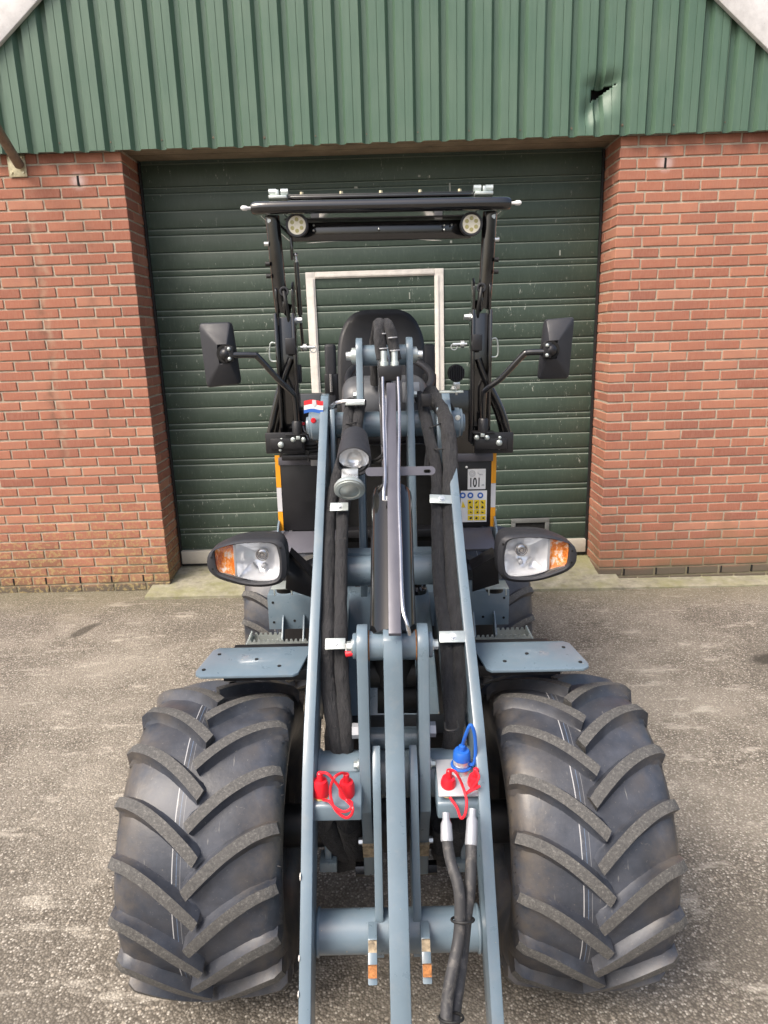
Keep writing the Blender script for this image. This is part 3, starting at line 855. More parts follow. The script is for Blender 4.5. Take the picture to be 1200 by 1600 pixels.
def rim_mesh():
    mb = MB()
    prof = [(-.135, .19), (-.13, .203), (-.12, .203), (-.112, .185), (-.09, .175), (-.03, .165), (.02, .165), (.10, .175), (.118, .185), (.125, .203), (.137, .203), (.137, .19), (.10, .155), (.03, .15), (.02, .06), (.0, .055), (-.02, .06), (-.03, .15), (-.10, .155)]
    mb.lathe((0, 0, 0), (1, 0, 0), prof + [prof[0]], 48, cap=(False, False))
    mb.cyl((-.03, 0, 0), (.05, 0, 0), .075, n=24)
    for k in range(6):
        a = k * math.pi / 3; mb.bolt((.021, .105 * math.cos(a), .105 * math.sin(a)), (1, 0, 0), .011, .014); mb.bolt((-.021, .105 * math.cos(a), .105 * math.sin(a)), (-1, 0, 0), .011, .014)
    return mb.mesh('wheel', [M['satin']], ang=35)
RM = rim_mesh()
for (x, y, ph) in ((-TRK, AY, .20), (TRK, AY, .46), (-TRK, RAY, .1), (TRK, RAY, .3)):
    wh = link('wheel', RM, ld); wh.location = (x, y, WR)
    wh.rotation_euler = (ph, 0, 0)
    ty = link('tyre', TM, wh)
# ---- axles and frames
mb = MB(); mb.cyl((-.40, AY, WR), (.40, AY, WR), .055, n=20); B('front_axle', mb, M['satin'])
mb = MB(); mb.lathe((-.13, AY, WR), (1, 0, 0), [(0, .056), (.05, .068), (.13, .074), (.21, .068), (.26, .056)], 24); B('differential', mb, M['satin'])
mb = MB(); mb.box((0, 1.67, .45), (.37, .10, .36)); B('axle_carrier', mb, M['satin'], bevel=.008)
mb = MB(); mb.cyl((-.40, RAY, WR), (.40, RAY, WR), .055, n=20); B('rear_axle', mb, M['satin'])
# front frame: sloping cover between the boom arms
def yz(py, Y): p = L(606, py, Y); return (Y, p.z)
mb = MB(); mb.plate([yz(925, 2.16), yz(1050, 1.86), yz(1160, 1.66), (1.62, .50), (1.66, .40), (2.2, .40), (2.28, .80)], -.135, .135); B('front_frame', mb, M['paint'], bevel=.008)
for s in (-1, 1):
    mb = MB(); mb.plate([(1.58, .60), (1.74, .76), (2.10, .93), (2.16, .60), (1.75, .34), (1.55, .34)], s * .150, s * .165); B('frame_side_plate', mb, M['paint'], bevel=.002)
# tower plates holding the tilt cylinder
tpl = []
for s, (pa, pb) in ((-1, (567, 578)), (1, (634, 645))):
    x0, x1 = (-.092, -.070) if s < 0 else (.070, .092)
    prof_ = []
    for a in range(0, 181, 15):
        prof_.append((2.30 - .055 * math.cos(R(a)) , 1.60 + .052 * math.sin(R(a))))
    prof_ = prof_ + [(2.36, 1.30), (2.30, .85), (2.05, .85), yz(868, 2.07), yz(700, 2.15), (2.235, 1.50)]
    mb = MB(); mb.plate(prof_, x0, x1); B('tower_plate', mb, M['paint'], bevel=.003)
mb = MB(); mb.cyl((-.125, 2.30, 1.595), (.125, 2.30, 1.595), .014, n=16); B('tower_pin', mb, M['zinc'])
mb = MB(); mb.cyl((-.070, 2.30, 1.595), (.070, 2.30, 1.595), .034, n=24); B('tower_bush', mb, M['paint'])
for s in (-1, 1):
    mb = MB(); mb.cyl((s * .092, 2.30, 1.595), (s * .106, 2.30, 1.595), .026, n=20); mb.bolt((s * .106, 2.30, 1.595), (s, 0, 0), .015, .013); B('bolt', mb, M['zincw'])
    mb = MB(); mb.bolt((s * .092, 2.27, 1.47), (s, 0, 0), .011, .012); B('bolt', mb, M['zincw'])
# lift pivot tube
pv = L(608, 663, 2.27); PZ = pv.z
mb = MB(); mb.cyl((-.205, 2.28, PZ), (.205, 2.28, PZ), .043, n=28); B('pivot_tube', mb, M['paint'])
for s in (-1, 1):
    mb = MB(); mb.lathe((s * .212, 2.28, PZ), (s, 0, 0), [(0, .050), (.030, .050), (.034, .046), (.040, .046), (.044, .030), (.05, .028)], 28); B('pivot_hub', mb, M['paint'])
    mb = MB(); mb.bolt((s * .235, 2.234, PZ + .022), FRONT, .0065, .008, mi=0); B('bolt', mb, M['red'] if s < 0 else M['zinc'])
# inner bracket plate left of the hoses
for s in (-1, 1):
    mb = MB(); mb.plate([(2.20, PZ + .06), (2.34, PZ + .05), (2.34, PZ - .10), (2.16, PZ - .28), (2.12, PZ - .28)], s * .163, s * .178); B('pivot_bracket', mb, M['paint'], bevel=.003)

# ---- boom arms
topE = [(2.33, 1.435), (2.30, 1.475), (2.255, 1.472), (2.202, 1.429), (1.78, 1.062), (1.42, .785), (1.34, .70), (1.219, .503), (1.092, .309), (.985, .135)]
botE = [(1.06, .09), (1.17, .255), (1.30, .44), (1.42, .59), (1.52, .665), (1.86, .925), (2.29, 1.28), (2.345, 1.34)]
for s in (-1, 1):
    mb = MB(); mb.plate(topE + botE, s * .184, s * .210)
    B('boom_arm', mb, M['paint'], bevel=.003)
for n_, (px, py) in enumerate(((466, 1372), (466, 1500), (470, 1556))):
    a = L(px + 3, py, Yb(py)); mb = MB(); mb.cyl((-.2115, a.y + .004, a.z), (-.209, a.y + .004, a.z), .008 - .002 * (n_ > 0), n=9); B('paint_chip', mb, M['offwhite'])
a = L(774, 1458, Yb(1458)); mb = MB(); mb.ball((.198, a.y - .001, a.z), .007, 10, sc=(1, .3, 1)); B('paint_chip', mb, M['rust'])
# cross tubes of the boom
c1 = L(608, 891, 1.90); mb = MB(); mb.cyl((-.184, 1.90, c1.z), (.184, 1.90, c1.z), .044, n=28); mb.box((0, 1.955, c1.z + .02), (.366, .05, .05)); B('cross_tube', mb, M['paint'])
c2 = L(615, 1208, 1.455); mb = MB(); mb.cyl((-.184, 1.455, c2.z), (.184, 1.455, c2.z), .056, n=28)
B('cross_tube', mb, M['paint'])
c3 = L(625, 1453, 1.265); mb = MB(); mb.cyl((-.184, 1.265, c3.z), (.184, 1.265, c3.z), .046, n=28); B('tool_carrier_tube', mb, M['paint'])
for s in (-1, 1):
    mb = MB(); mb.torus((s * .180, 1.265, c3.z), XV, .047, .004, 28, 6); B('weld_bead', mb, M['paint'])
for s in (-1, 1):
    for (yy, zz, rr) in ((1.90, c1.z, .045), (1.455, c2.z, .057)):
        mb = MB(); mb.torus((s * .181, yy, zz), XV, rr, .0042, 28, 6); B('weld_bead', mb, M['paint'])
# coupler blocks
bd = Vector((0, -.55, -.835)).normalized()      # down the boom
def blk(pxl, pxr, name, mat):
    xa, xb = L(pxl, 1240, 1.36).x, L(pxr, 1240, 1.36).x
    y0, z0 = yz(1205, 1.40); y1, z1 = yz(1258, 1.318); y2, z2 = yz(1282, 1.315)
    mb = MB(); mb.plate([(y0, z0), (y1, z1), (y2, z2), (1.42, z2 - .01), (1.46, z0 - .03)], xa, xb)
    return B(name, mb, mat, bevel=.006)
blk(483, 566, 'coupler_block', M['paint']); blk(681, 760, 'coupler_block', M['paint'])
y0, z0 = yz(1192, 1.412); y1, z1 = yz(1250, 1.322)
q0, q1 = L(683, 1240, 1.36).x, L(757, 1240, 1.36).x
nb = Vector((0, -(z0 - z1), (y0 - y1))).normalized()
mb = MB(); mb.prism([Vector((q0, y0, z0)) + nb * .004, Vector((q1, y0, z0)) + nb * .004, Vector((q1, y1, z1)) + nb * .004, Vector((q0, y1, z1)) + nb * .004], nb * .006)
B('coupler_plate', mb, M['alu'], bevel=.0025)
# quick couplers with caps and straps
def coupler(px, py, pxt, pyt, mat, r, nm, Y=1.35):
    a = L(px, py, Y); b_ = L(pxt, pyt, Y - .004); d = (b_ - a); h = d.length; d.normalize()
    mb = MB(); mb.lathe(a - d * .012, d, [(0, r * 1.12), (.012, r * 1.12), (.014, r * .95), (.022, r * .95)], 20)
    cp = B(nm.replace('cap', 'coupler'), mb, M['zinc'])
    if mat is M['blue']:
        mb = MB(); mb.cyl(a - d * .012, a + d * h * .38, r * .92, n=24); B('coupler_body', mb, M['silver'], cp); a2 = a + d * h * .38; h0 = h; h = h * .62
    else:
        mb = MB(); mb.torus(a + d * .010, d, r * .98, r * .14, 20, 6); B('brass_ring', mb, M['brass'], cp); a2 = a + d * .012; h0 = h; h = h - .012
    mb = MB(); mb.lathe(a2, d, [(0, r), (h * .45, r * .97), (h * .62, r * .80), (h * .64, r * .42), (h * .95, r * .36), (h, r * .2)], 20)
    if mat is not M['blue']: mb.torus(a - d * .006, d, r * 1.2, r * .16, 20, 6)
    B(nm, mb, mat, cp)
    return a, b_, d
def strap(pts, mat, parent=ld, r=.0032): 
    mb = MB(); mb.tube([L(*p) for p in pts], r, n=7, k=6); return B('cap_strap', mb, mat, parent)
coupler(501, 1247, 500, 1206, M['red'], .0188, 'dust_cap'); coupler(542, 1249, 541, 1208, M['red'], .0188, 'dust_cap')
coupler(699, 1243, 702, 1202, M['red'], .0180, 'dust_cap'); coupler(741, 1240, 744, 1200, M['red'], .0180, 'dust_cap')
a_, b_, d_ = coupler(721, 1197, 722, 1164, M['blue'], .0205, 'return_cap', 1.385)
YS = 1.318
strap([(500, 1207, 1.34), (512, 1209, YS), (524, 1222, YS), (533, 1235, YS), (541, 1250, 1.315), (551, 1262, 1.29), (548, 1274, 1.285), (538, 1277, 1.285), (522, 1262, 1.30), (516, 1236, YS), (522, 1216, YS), (533, 1208, 1.335), (541, 1209, 1.345)], M['red'])
strap([(505, 1250, 1.325), (514, 1252, 1.31), (524, 1262, 1.295), (536, 1268, 1.287), (546, 1265, 1.287), (550, 1255, 1.30), (544, 1250, 1.32)], M['red'])
strap([(703, 1203, 1.34), (712, 1207, YS), (722, 1226, YS), (729, 1250, 1.30), (727, 1272, 1.285), (720, 1278, 1.285), (714, 1262, 1.30), (703, 1246, 1.32)], M['red'])
strap([(743, 1203, 1.335), (748, 1215, 1.32), (737, 1232, 1.315), (728, 1240, 1.312), (735, 1236, 1.31), (750, 1228, 1.318)], M['red'])
strap([(722, 1166, 1.385), (727, 1150, 1.375), (735, 1133, 1.37), (741, 1145, 1.37), (743, 1170, 1.37), (741, 1192, 1.37), (734, 1194, 1.375), (722, 1188, 1.37)], M['blue'], r=.0042)
a = L(722, 1190, 1.38); mb = MB(); mb.torus(a_ + d_ * .004, d_, .0225, .003, 24, 6); B('cap_ring', mb, M['blue'])
# ---- bell crank lever
lv_front = [yz(1003, 1.415), yz(1080, 1.405), yz(1180, 1.378), yz(1270, 1.362), yz(1285, 1.405), yz(1330, 1.45), yz(1368, 1.47)]
hubY, hubZ = 1.462, yz(1018, 1.43)[1]
for s in (-1, 1):
    prof_ = [(hubY + .05 * math.cos(R(a)), hubZ + .05 * math.sin(R(a))) for a in range(0, 181, 15)]
    prof_ += [(y, z) for y, z in lv_front[1:]] + [(1.52, yz(1368, 1.47)[1]), (1.50, .45), (1.48, .62), (1.515, .85)]
    mb = MB(); mb.plate(prof_, s * .056, s * .082); B('lever_plate', mb, M['paint'], bevel=.003)
    mb = MB(); mb.cyl((s * .082, hubY, hubZ), (s * .092, hubY, hubZ), .030, n=24); B('lever_boss', mb, M['paint'], bevel=.002)
    mb = MB(); mb.bolt((s * .092, hubY, hubZ), (s, 0, 0), .012, .014); B('bolt', mb, M['zincw'])
    yy, zz = yz(1152, 1.43); mb = MB(); mb.cyl((s * .080, yy + .03, zz), (s * .100, yy + .03, zz), .018, n=6); B('pin_nut', mb, M['alu'])
    yy, zz = yz(1198, 1.40); mb = MB(); mb.bolt((s * .084, yy + .01, zz), (s, 0, 0), .009, .012); B('bolt', mb, M['zincw'])
    yy, zz = yz(1326, 1.447); mb = MB(); mb.box((s * .069, yy + .004, zz), (.0272, .02, .055), Matrix.Rotation(R(22), 3, 'X')); B('worn_patch', mb, M['worn'])
    yy, zz = yz(1318, 1.46); mb = MB(); mb.bolt((s * .082, yy + .01, zz), (s, 0, 0), .009, .012); B('bolt', mb, M['zinc'])
    yy, zz = yz(1362, 1.49); mb = MB(); mb.cyl((s * .06, yy, zz + .01), (s * .105, yy, zz + .01), .018, n=6); B('pin_nut', mb, M['black'])
mb = MB(); mb.cyl((-.056, hubY, hubZ), (.056, hubY, hubZ), .034, n=28); B('lever_pin', mb, M['paint'])
for s in (-1, 1):
    mb = MB(); mb.torus((s * .0545, hubY, hubZ), XV, .0342, .0016, 28, 6); B('rust_ring', mb, M['rust'])
yy, zz = yz(1153, 1.49); mb = MB(); mb.cyl((-.056, yy, zz), (.056, yy, zz), .026, n=24); B('lever_pin', mb, M['paint'])
yy, zz = yz(1190, 1.52); mb = MB(); mb.cyl((-.056, yy, zz), (.056, yy, zz), .034, n=24); B('rubber_roller', mb, M['rubber'])
# central tilt link bar
lb = [yz(1000, 1.40), yz(1040, 1.385), yz(1100, 1.372), yz(1250, 1.30), yz(1400, 1.20), yz(1590, 1.085), yz(1720, 1.02)]
prof_ = lb + [(lb[-1][0] + .05, lb[-1][1] - .01)] + [(y + .065, z + .0) for y, z in lb[-2:1:-1]] + [(1.45, lb[1][1])]
mb = MB(); mb.plate(prof_, -.0215, .0215); tl = B('tilt_link', mb, M['paint'], bevel=.003)
mb = MB(); mb.cyl((-.0215, hubY - .012, hubZ - .002), (.0215, hubY - .012, hubZ - .002), .052, n=28); B('link_eye', mb, M['paint'], bevel=.003)
mb = MB(); mb.box((-.013, hubY - .058, hubZ + .005), (.007, .012, .03), Matrix.Rotation(R(15), 3, 'X')); B('worn_patch', mb, M['offwhite'], bevel=.002)
# inner plates on the tool carrier tube
for s in (-1, 1):
    mb = MB(); mb.plate([yz(1212, 1.35), (1.40, .74), (1.42, .40), (1.36, .30), yz(1497, 1.245), yz(1430, 1.245), yz(1330, 1.30), yz(1240, 1.335)], s * .033, s * .0515); B('carrier_plate', mb, M['paint'], bevel=.002)
    mb = MB(); a0 = yz(1466, 1.195); a1 = yz(1540, 1.13); xa, xb = s * .047, s * .067
    mb.plate([a0, (a0[0] + .045, a0[1]), (a1[0] + .045, a1[1]), a1], xa, xb); tb = B('stop_tab', mb, M['paint'], bevel=.002)
    r0 = yz(1512, 1.150); mb = MB(); mb.box(((xa + xb) / 2, r0[0] - .004, r0[1] - .005), (.0185, .010, .022), Matrix.Rotation(R(-32), 3, 'X')); B('rust_patch', mb, M['rust'], tb)
    r0 = yz(1478, 1.183); mb = MB(); mb.box(((xa + xb) / 2, r0[0] - .001, r0[1] - .005), (.0182, .008, .03), Matrix.Rotation(R(-32), 3, 'X')); B('worn_patch', mb, M['worn'], tb)
# ---- tilt cylinder
c0, c1v = Vector((0, 1.815, 1.255)), Vector((0, 1.455, .985))
ct = Vector((0, 2.30, 1.60)); 
p_lo = L(614, 1002, 1.47); p_hi = L(612, 772, 1.815)
ax_ = (p_lo - p_hi).normalized()
mb = MB(); mb.lathe(p_hi - ax_ * .004, ax_, [(0, .040), (.006, .0525), (.02, .0545), (.05, .0545), ((p_lo - p_hi).length, .0545)], 48); cyl_ = B('tilt_cylinder', mb, M['barrel'], ang=50)
mb = MB(); mb.cyl(p_hi, Vector((0, 2.28, 1.58)), .024, n=24); B('piston_rod', mb, M['pipe'], cyl_)
mb = MB(); e0 = L(614, 1062, 1.50); mb.lathe(L(614, 1010, 1.50), (e0 - L(614, 1010, 1.50)), [(0, .05), (.05, .05), (.09, .045)], 28); mb.cyl((-.054, 1.50, L(614, 1050, 1.50).z), (.054, 1.50, L(614, 1050, 1.50).z), .036, n=24); B('cylinder_end', mb, M['rubber'], cyl_)
mb = MB(); mb.cyl(L(590, 1085, 1.53), L(650, 1085, 1.53), .045, n=24); B('cylinder_end', mb, M['rubber'], cyl_)
# guard bar over the cylinder, cross strap and pipes
def bar(pa, pb, wd, th, nm, mat, parent=ld, bev=.002):
    a, b2 = Vector(pa), Vector(pb); d = b2 - a; ln = d.length; d.normalize()
    x = XV - d * d.x; x.normalize(); y = d.cross(x)
    rot = Matrix((x, d, y)).transposed()
    mb = MB(); mb.box((a + b2) / 2, (wd, ln, th), rot); return B(nm, mb, mat, parent, bevel=bev)
bar(L(611, 600, 2.10), L(617, 992, 1.385), .028, .012, 'guard_bar', M['steel_bar'])
sa, sb = L(571, 735, 1.845), L(680, 735, 1.845)
mb = MB(); zc = (sa.z + sb.z) / 2; wv = (sb.x - sa.x)
dn = Vector((0, -.70, -.71)); 
hx0, hx1 = sa.x, sb.x
pts = []
for cx_, a0, a1 in ((hx1 - .012, -90, 90), (hx0 + .012, 90, 270)):
    for k in range(7):
        a = R(a0 + (a1 - a0) * k / 6); pts.append(Vector((cx_ + .012 * math.cos(a), 1.835, zc)) + Vector((0, .30, .95)).normalized() * .012 * math.sin(a))
mb.prism(pts, (0, .005, -.002)); B('light_bracket', mb, M['steel_bar'])
sl_ = L(668, 736, 1.834); mb = MB(); mb.cyl((sl_.x - .006, 1.8345, sl_.z), (sl_.x - .006, 1.8325, sl_.z), .0045, n=12); mb.cyl((sl_.x + .004, 1.8345, sl_.z), (sl_.x + .004, 1.8325, sl_.z), .0045, n=12); mb.box((sl_.x - .001, 1.8335, sl_.z), (.010, .002, .009)); B('slot', mb, M['hole'])
mb = MB(); mb.tube([L(598, 590, 2.06), L(600, 680, 1.895), L(602, 745, 1.765), L(600, 765, 1.73), L(600, 782, 1.715)], .0045, n=8); B('steel_pipe', mb, M['pipe'])
mb = MB(); mb.tube([L(622, 590, 2.06), L(624, 650, 1.95), L(623, 760, 1.74), L(626, 860, 1.57), L(629, 945, 1.44), L(636, 975, 1.41), L(640, 992, 1.41)], .0045, n=8); B('steel_pipe', mb, M['pipe'])
mb = MB(); mb.tube([L(594, 560, 2.16), L(593, 590, 2.12), L(597, 650, 1.99), L(597, 690, 1.91), L(602, 702, 1.885)], .0035, n=6); B('cable', mb, M['rubber'])
mb = MB(); mb.tube([L(602, 704, 1.885), L(592, 715, 1.87), L(578, 722, 1.88)], .003, n=6); mb.tube([L(602, 708, 1.885), L(594, 720, 1.87), L(578, 725, 1.88)], .003, n=6); B('cable', mb, M['rubber'])
c_ = L(604, 782, 1.745); mb = MB(); mb.lathe(c_, Vector((0, -.75, .65)), [(-.02, .008), (0, .010), (.006, .010), (.012, .007)], 14); B('pipe_fitting', mb, M['zinc'])
# manifold and the two sleeved hoses arching over the tower pin
ma, mb2 = L(591, 579, 2.13), L(627, 579, 2.13)
mb = MB(); mb.box(((ma.x + mb2.x) / 2, 2.15, (ma.z + mb2.z) / 2 - .008), (mb2.x - ma.x, .07, .045)); B('hose_manifold', mb, M['satin'], bevel=.004)
for px in (600, 617):
    mb = MB(); a = L(px, 572, 2.15); mb.lathe(a, Vector((0, .15, 1)), [(0, .013), (.012, .013), (.014, .010), (.045, .010)], 16); B('hose_fitting', mb, M['zincw'])
def sleeve(pts, r, nm='sleeved_hose', wob=.17, parent=ld):
    mb = MB(); mb.tube(pts, r, n=14, k=9, wob=wob); return B(nm, mb, M['sleeve'], parent, ang=70)
sleeve([L(596, 562, 2.17), L(594, 535, 2.18), L(592, 516, 2.20), L(593, 506, 2.24), L(590, 510, 2.32), L(586, 540, 2.40), L(586, 600, 2.45)], .0175, wob=.32)
sleeve([L(619, 562, 2.17), L(614, 535, 2.18), L(609, 516, 2.19), L(605, 507, 2.24), L(602, 511, 2.33), L(600, 540, 2.40), L(600, 600, 2.45)], .0165, wob=.32)
# ---- hoses along the boom
hl1 = [Lb(549, 628, .03), Lb(545, 650, .0), Lb(541, 690, .01), Lb(526, 750, .02), Lb(515, 800, .02), Lb(513, 880, .02), Lb(512, 960, .02), Lb(513, 1003, .01), Lb(512, 1050, .04), Lb(517, 1110, .05), Lb(527, 1165, .09), Lb(531, 1200, .16)]
hl2 = [Lb(564, 628, .03), Lb(560, 650, .0), Lb(555, 690, .01), Lb(547, 750, .02), Lb(536, 800, .02), Lb(533, 880, .02), Lb(532, 960, .02), Lb(532, 1003, .01), Lb(534, 1050, .04), Lb(538, 1110, .05), Lb(541, 1165, .09), Lb(541, 1200, .16)]
sleeve(hl1, .0182); sleeve(hl2, .0182)
hr1 = [Lb(655, 618, .08), Lb(662, 640, .04), Lb(670, 680, .0), Lb(681, 725, .01), Lb(683, 780, .015), Lb(684, 860, .02), Lb(688, 930, .02), Lb(697, 995, .01), Lb(700, 1050, .03), Lb(704, 1110, .05), Lb(703, 1150, .08), Lb(698, 1190, .14)]
hr2 = [Lb(672, 612, .10), Lb(688, 635, .03), Lb(699, 670, -.01), Lb(704, 725, -.01), Lb(702, 780, .01), Lb(705, 860, .02), Lb(709, 930, .02), Lb(716, 995, .01), Lb(719, 1050, .03), Lb(716, 1110, .05), Lb(710, 1150, .08), Lb(704, 1190, .14)]
sleeve(hr1, .0178); sleeve(hr2, lambda t: .0245 - .006 * t)
sleeve([Lb(654, 618, .09), Lb(668, 650, .03), Lb(672, 690, .02), Lb(668, 740, .06)], .013)
for (px, py, ww, hh, rt) in ((530, 792, 28, 15, 0), (524, 1006, 31, 18, 0), (689.5, 780, 36, 16, .06), (707, 995, 41, 19, 0)):
    c = Lb(px, py, -.022); k = mpp(py, Yb(py)); mb = MB()
    rot = Matrix.Rotation(rt, 3, 'Y') @ Matrix.Rotation(R(-48), 3, 'X')
    mb.box(c, (ww * k, .004, hh * k * 1.0), rot); cl = B('hose_clamp', mb, M['zincw'], bevel=.001)
    nrm = (rot @ Vector((0, -1, 0))); mb = MB(); mb.bolt(c + nrm * .002, nrm, .0075, .006); B('bolt', mb, M['zinc'], cl)
for (px, py, yy, wd) in ((598, 522, 2.185, 14), (613, 528, 2.17, 13), (598, 545, 2.165, 14), (617, 548, 2.155, 13)):
    a, b2 = L(px - wd / 2, py, yy), L(px + wd / 2, py - 1, yy); mb = MB(); mb.tube([a + Vector((0, .02, 0)), a, (a + b2) / 2 + Vector((0, -.012, 0)), b2, b2 + Vector((0, .02, 0))], .0022, n=6); B('cable_tie', mb, M['greyink'])
for pts in ([(556, 660), (541, 662)], [(543, 690), (563, 688)], [(688, 662), (672, 668)], [(703, 700), (679, 702)], [(697, 1140), (716, 1138)]):
    (ax1, ay1), (bx1, by1) = pts; a, b2 = Lb(ax1, ay1, -.022), Lb(bx1, by1, -.022)
    mb = MB(); mb.tube([a + Vector((0, .03, 0)), a, (a + b2) / 2 + Vector((0, -.006, 0)), b2, b2 + Vector((0, .03, 0))], .0022, n=6); B('cable_tie', mb, M['rubber'])
# hose clamp bracket at the right pivot
a = L(705, 612, 2.20); mb = MB(); mb.box(a, (.075, .03, .006)); B('hose_clamp', mb, M['zincw'], bevel=.001)
mb = MB(); mb.bolt(L(709, 608, 2.19), UPV, .008, .010); B('bolt', mb, M['zinc'])
a = L(665, 625, 2.20); mb = MB(); mb.box(a, (.03, .03, .04)); B('clamp_block', mb, M['satin'], bevel=.003)
a = L(555, 631, 2.18); mb = MB(); mb.box(a, (.06, .03, .006)); B('hose_clamp', mb, M['zincw'], bevel=.001)
mb = MB(); mb.tube([L(515, 640, 2.24), L(522, 632, 2.22), L(535, 628, 2.2), L(570, 627, 2.19)], .007, n=8); B('cable_loop', mb, M['pipe'])
mb = MB(); mb.tube([L(690, 632, 2.25), L(700, 628, 2.24), L(708, 640, 2.26)], .006, n=8); B('cable_loop', mb, M['rubber'])
# red marker plug beside the lower left clamp
mb = MB(); mb.cyl(L(540, 1022, 1.50), L(553, 1020, 1.50), .0075, n=12); B('grease_cap', mb, M['red']); mb = MB(); mb.cyl(L(541, 1005, 1.51), L(542, 1019, 1.505), .004, n=10); B('grease_nipple', mb, M['zinc'])
# ---- attachment hoses at the right
for pts, ft in (([(698, 1311, 1.219), (704, 1345, 1.19), (716, 1385, 1.15), (719, 1425, 1.125), (716, 1470, 1.10), (706, 1520, 1.06), (699, 1560, 1.03), (697, 1610, .99), (699, 1660, .95)], (697, 1278, 1.25, 698, 1312, 1.218)),
                ([(736, 1317, 1.219), (736, 1345, 1.195), (734, 1390, 1.16), (729, 1430, 1.135), (724, 1480, 1.11), (718, 1530, 1.075), (712, 1570, 1.04), (708, 1620, 1.0), (706, 1660, .96)], (738, 1272, 1.262, 736, 1318, 1.218))):
    mb = MB(); mb.tube([L(*p) for p in pts], .0118, n=14, k=8); h = B('hydraulic_hose', mb, M['hosecover'], ang=70)
    a, b2 = L(*ft[:3]), L(*ft[3:]); mb = MB(); d = b2 - a
    mb.lathe(a, d, [(-.01, .008), (.004, .008), (.012, .0118), (d.length, .0132), (d.length + .004, .0120)], 18); B('crimp_ferrule', mb, M['alu'], h)
for (px, py, Y) in ((723, 1437, 1.125), (705, 1590, 1.005)):
    mb = MB(); a = L(px, py, Y); mb.torus(a, Vector((0, -.5, -.86)), .0225, .0026, 28, 6); B('cable_tie', mb, M['rubber'])
# dark hoses and pipes low between the arms
for pts, r in (([(505, 1285, 1.50), (520, 1310, 1.52), (540, 1330, 1.56), (552, 1320, 1.62)], .028), ([(545, 1285, 1.50), (550, 1310, 1.53), (555, 1335, 1.56), (530, 1345, 1.65)], .030), ([(718, 1285, 1.47), (712, 1305, 1.50), (708, 1330, 1.56), (690, 1335, 1.62)], .026), ([(690, 1290, 1.50), (688, 1320, 1.53), (690, 1340, 1.58)], .024)):
    sleeve([L(*p) for p in pts], r)
for s in (-1, 1):
    mb = MB(); a = L(514 if s < 0 else 724, 1345, 1.52); mb.box(a, (.045, .05, .03)); mb.box(a + Vector((0, 0, .04)), (.018, .03, .06)); B('axle_lug', mb, M['paint'], bevel=.003)
# ---- fenders over the front tyres
hx, fz = hw(308, 925, 1045, 1.585); hin, _ = hw(478, 747, 1030, 1.60)
for s in (-1, 1):
    y0, y1 = 1.565, 1.715; z = fz
    po = [(s * (hin - .005), y1, z + .006), (s * (hx - .035), y1, z + .006), (s * (hx - .02), y1 - .012, z + .006), (s * (hx), y0 + .03, z), (s * (hx - .004), y0 + .012, z), (s * (hx - .02), y0, z), (s * (hin + .03), y0, z), (s * (hin + .018), y0 + .012, z)]
    mb = MB(); mb.prism(po, (0, 0, -.007)); fe = B('fender_plate', mb, M['paint'], bevel=.0015)
    for (u, v) in ((.85, .75), (.93, .22), (.48, .55), (.25, .30)):
        xx = s * (hin + (hx - hin) * u); yy = y0 + (y1 - y0) * v; mb = MB(); zz = z + .006 * v; mb.cyl((xx, yy, zz - .002), (xx, yy, zz + .0015), .005, n=12); B('hole', mb, M['hole'], fe)
    mb = MB(); mb.plate([(1.60, z - .008), (2.10, z - .008), (2.10, z - .17), (1.85, z - .30), (1.62, z - .06)], s * (hin - .012), s * (hin + .0)); B('inner_fender', mb, M['satin'], bevel=.002)
    mb = MB(); mb.box((s * (hin + .11), 1.70, z - .03), (.22, .16, .03)); B('fender_bracket', mb, M['satin'], bevel=.003)
# ---- headlamps
def resample(pts, n=56):
    cx = sum(p[0] for p in pts) / len(pts); cy = sum(p[1] for p in pts) / len(pts)
    P = crom([Vector((x, y, 0)) for x, y in pts + pts[:1]], 8)[:-1]
    out = []; per = [0]
    for i in range(len(P)): per.append(per[-1] + (P[(i + 1) % len(P)] - P[i]).length)
    i0 = max(range(len(P)), key=lambda i: -P[i].x + 0 * P[i].y)
    P = P[i0:] + P[:i0]; per = [0]
    for i in range(len(P)): per.append(per[-1] + (P[(i + 1) % len(P)] - P[i]).length)
    j = 0
    for k in range(n):
        d = per[-1] * k / n
        while per[j + 1] < d: j += 1
        t = (d - per[j]) / max(1e-9, per[j + 1] - per[j]); out.append(P[j].lerp(P[(j + 1) % len(P)], t))
    return out
OUT = [(62, 330), (85, 250), (140, 205), (260, 188), (420, 183), (600, 190), (760, 218), (900, 275), (1002, 342), (1042, 425), (1042, 535), (1002, 612), (905, 685), (700, 758), (520, 795), (350, 803), (200, 778), (110, 728), (70, 640), (58, 480)]
INN = [(165, 275), (225, 233), (350, 216), (550, 220), (720, 240), (880, 280), (938, 312), (945, 400), (935, 530), (900, 605), (720, 682), (620, 718), (480, 740), (300, 736), (205, 710), (155, 630), (140, 450)]
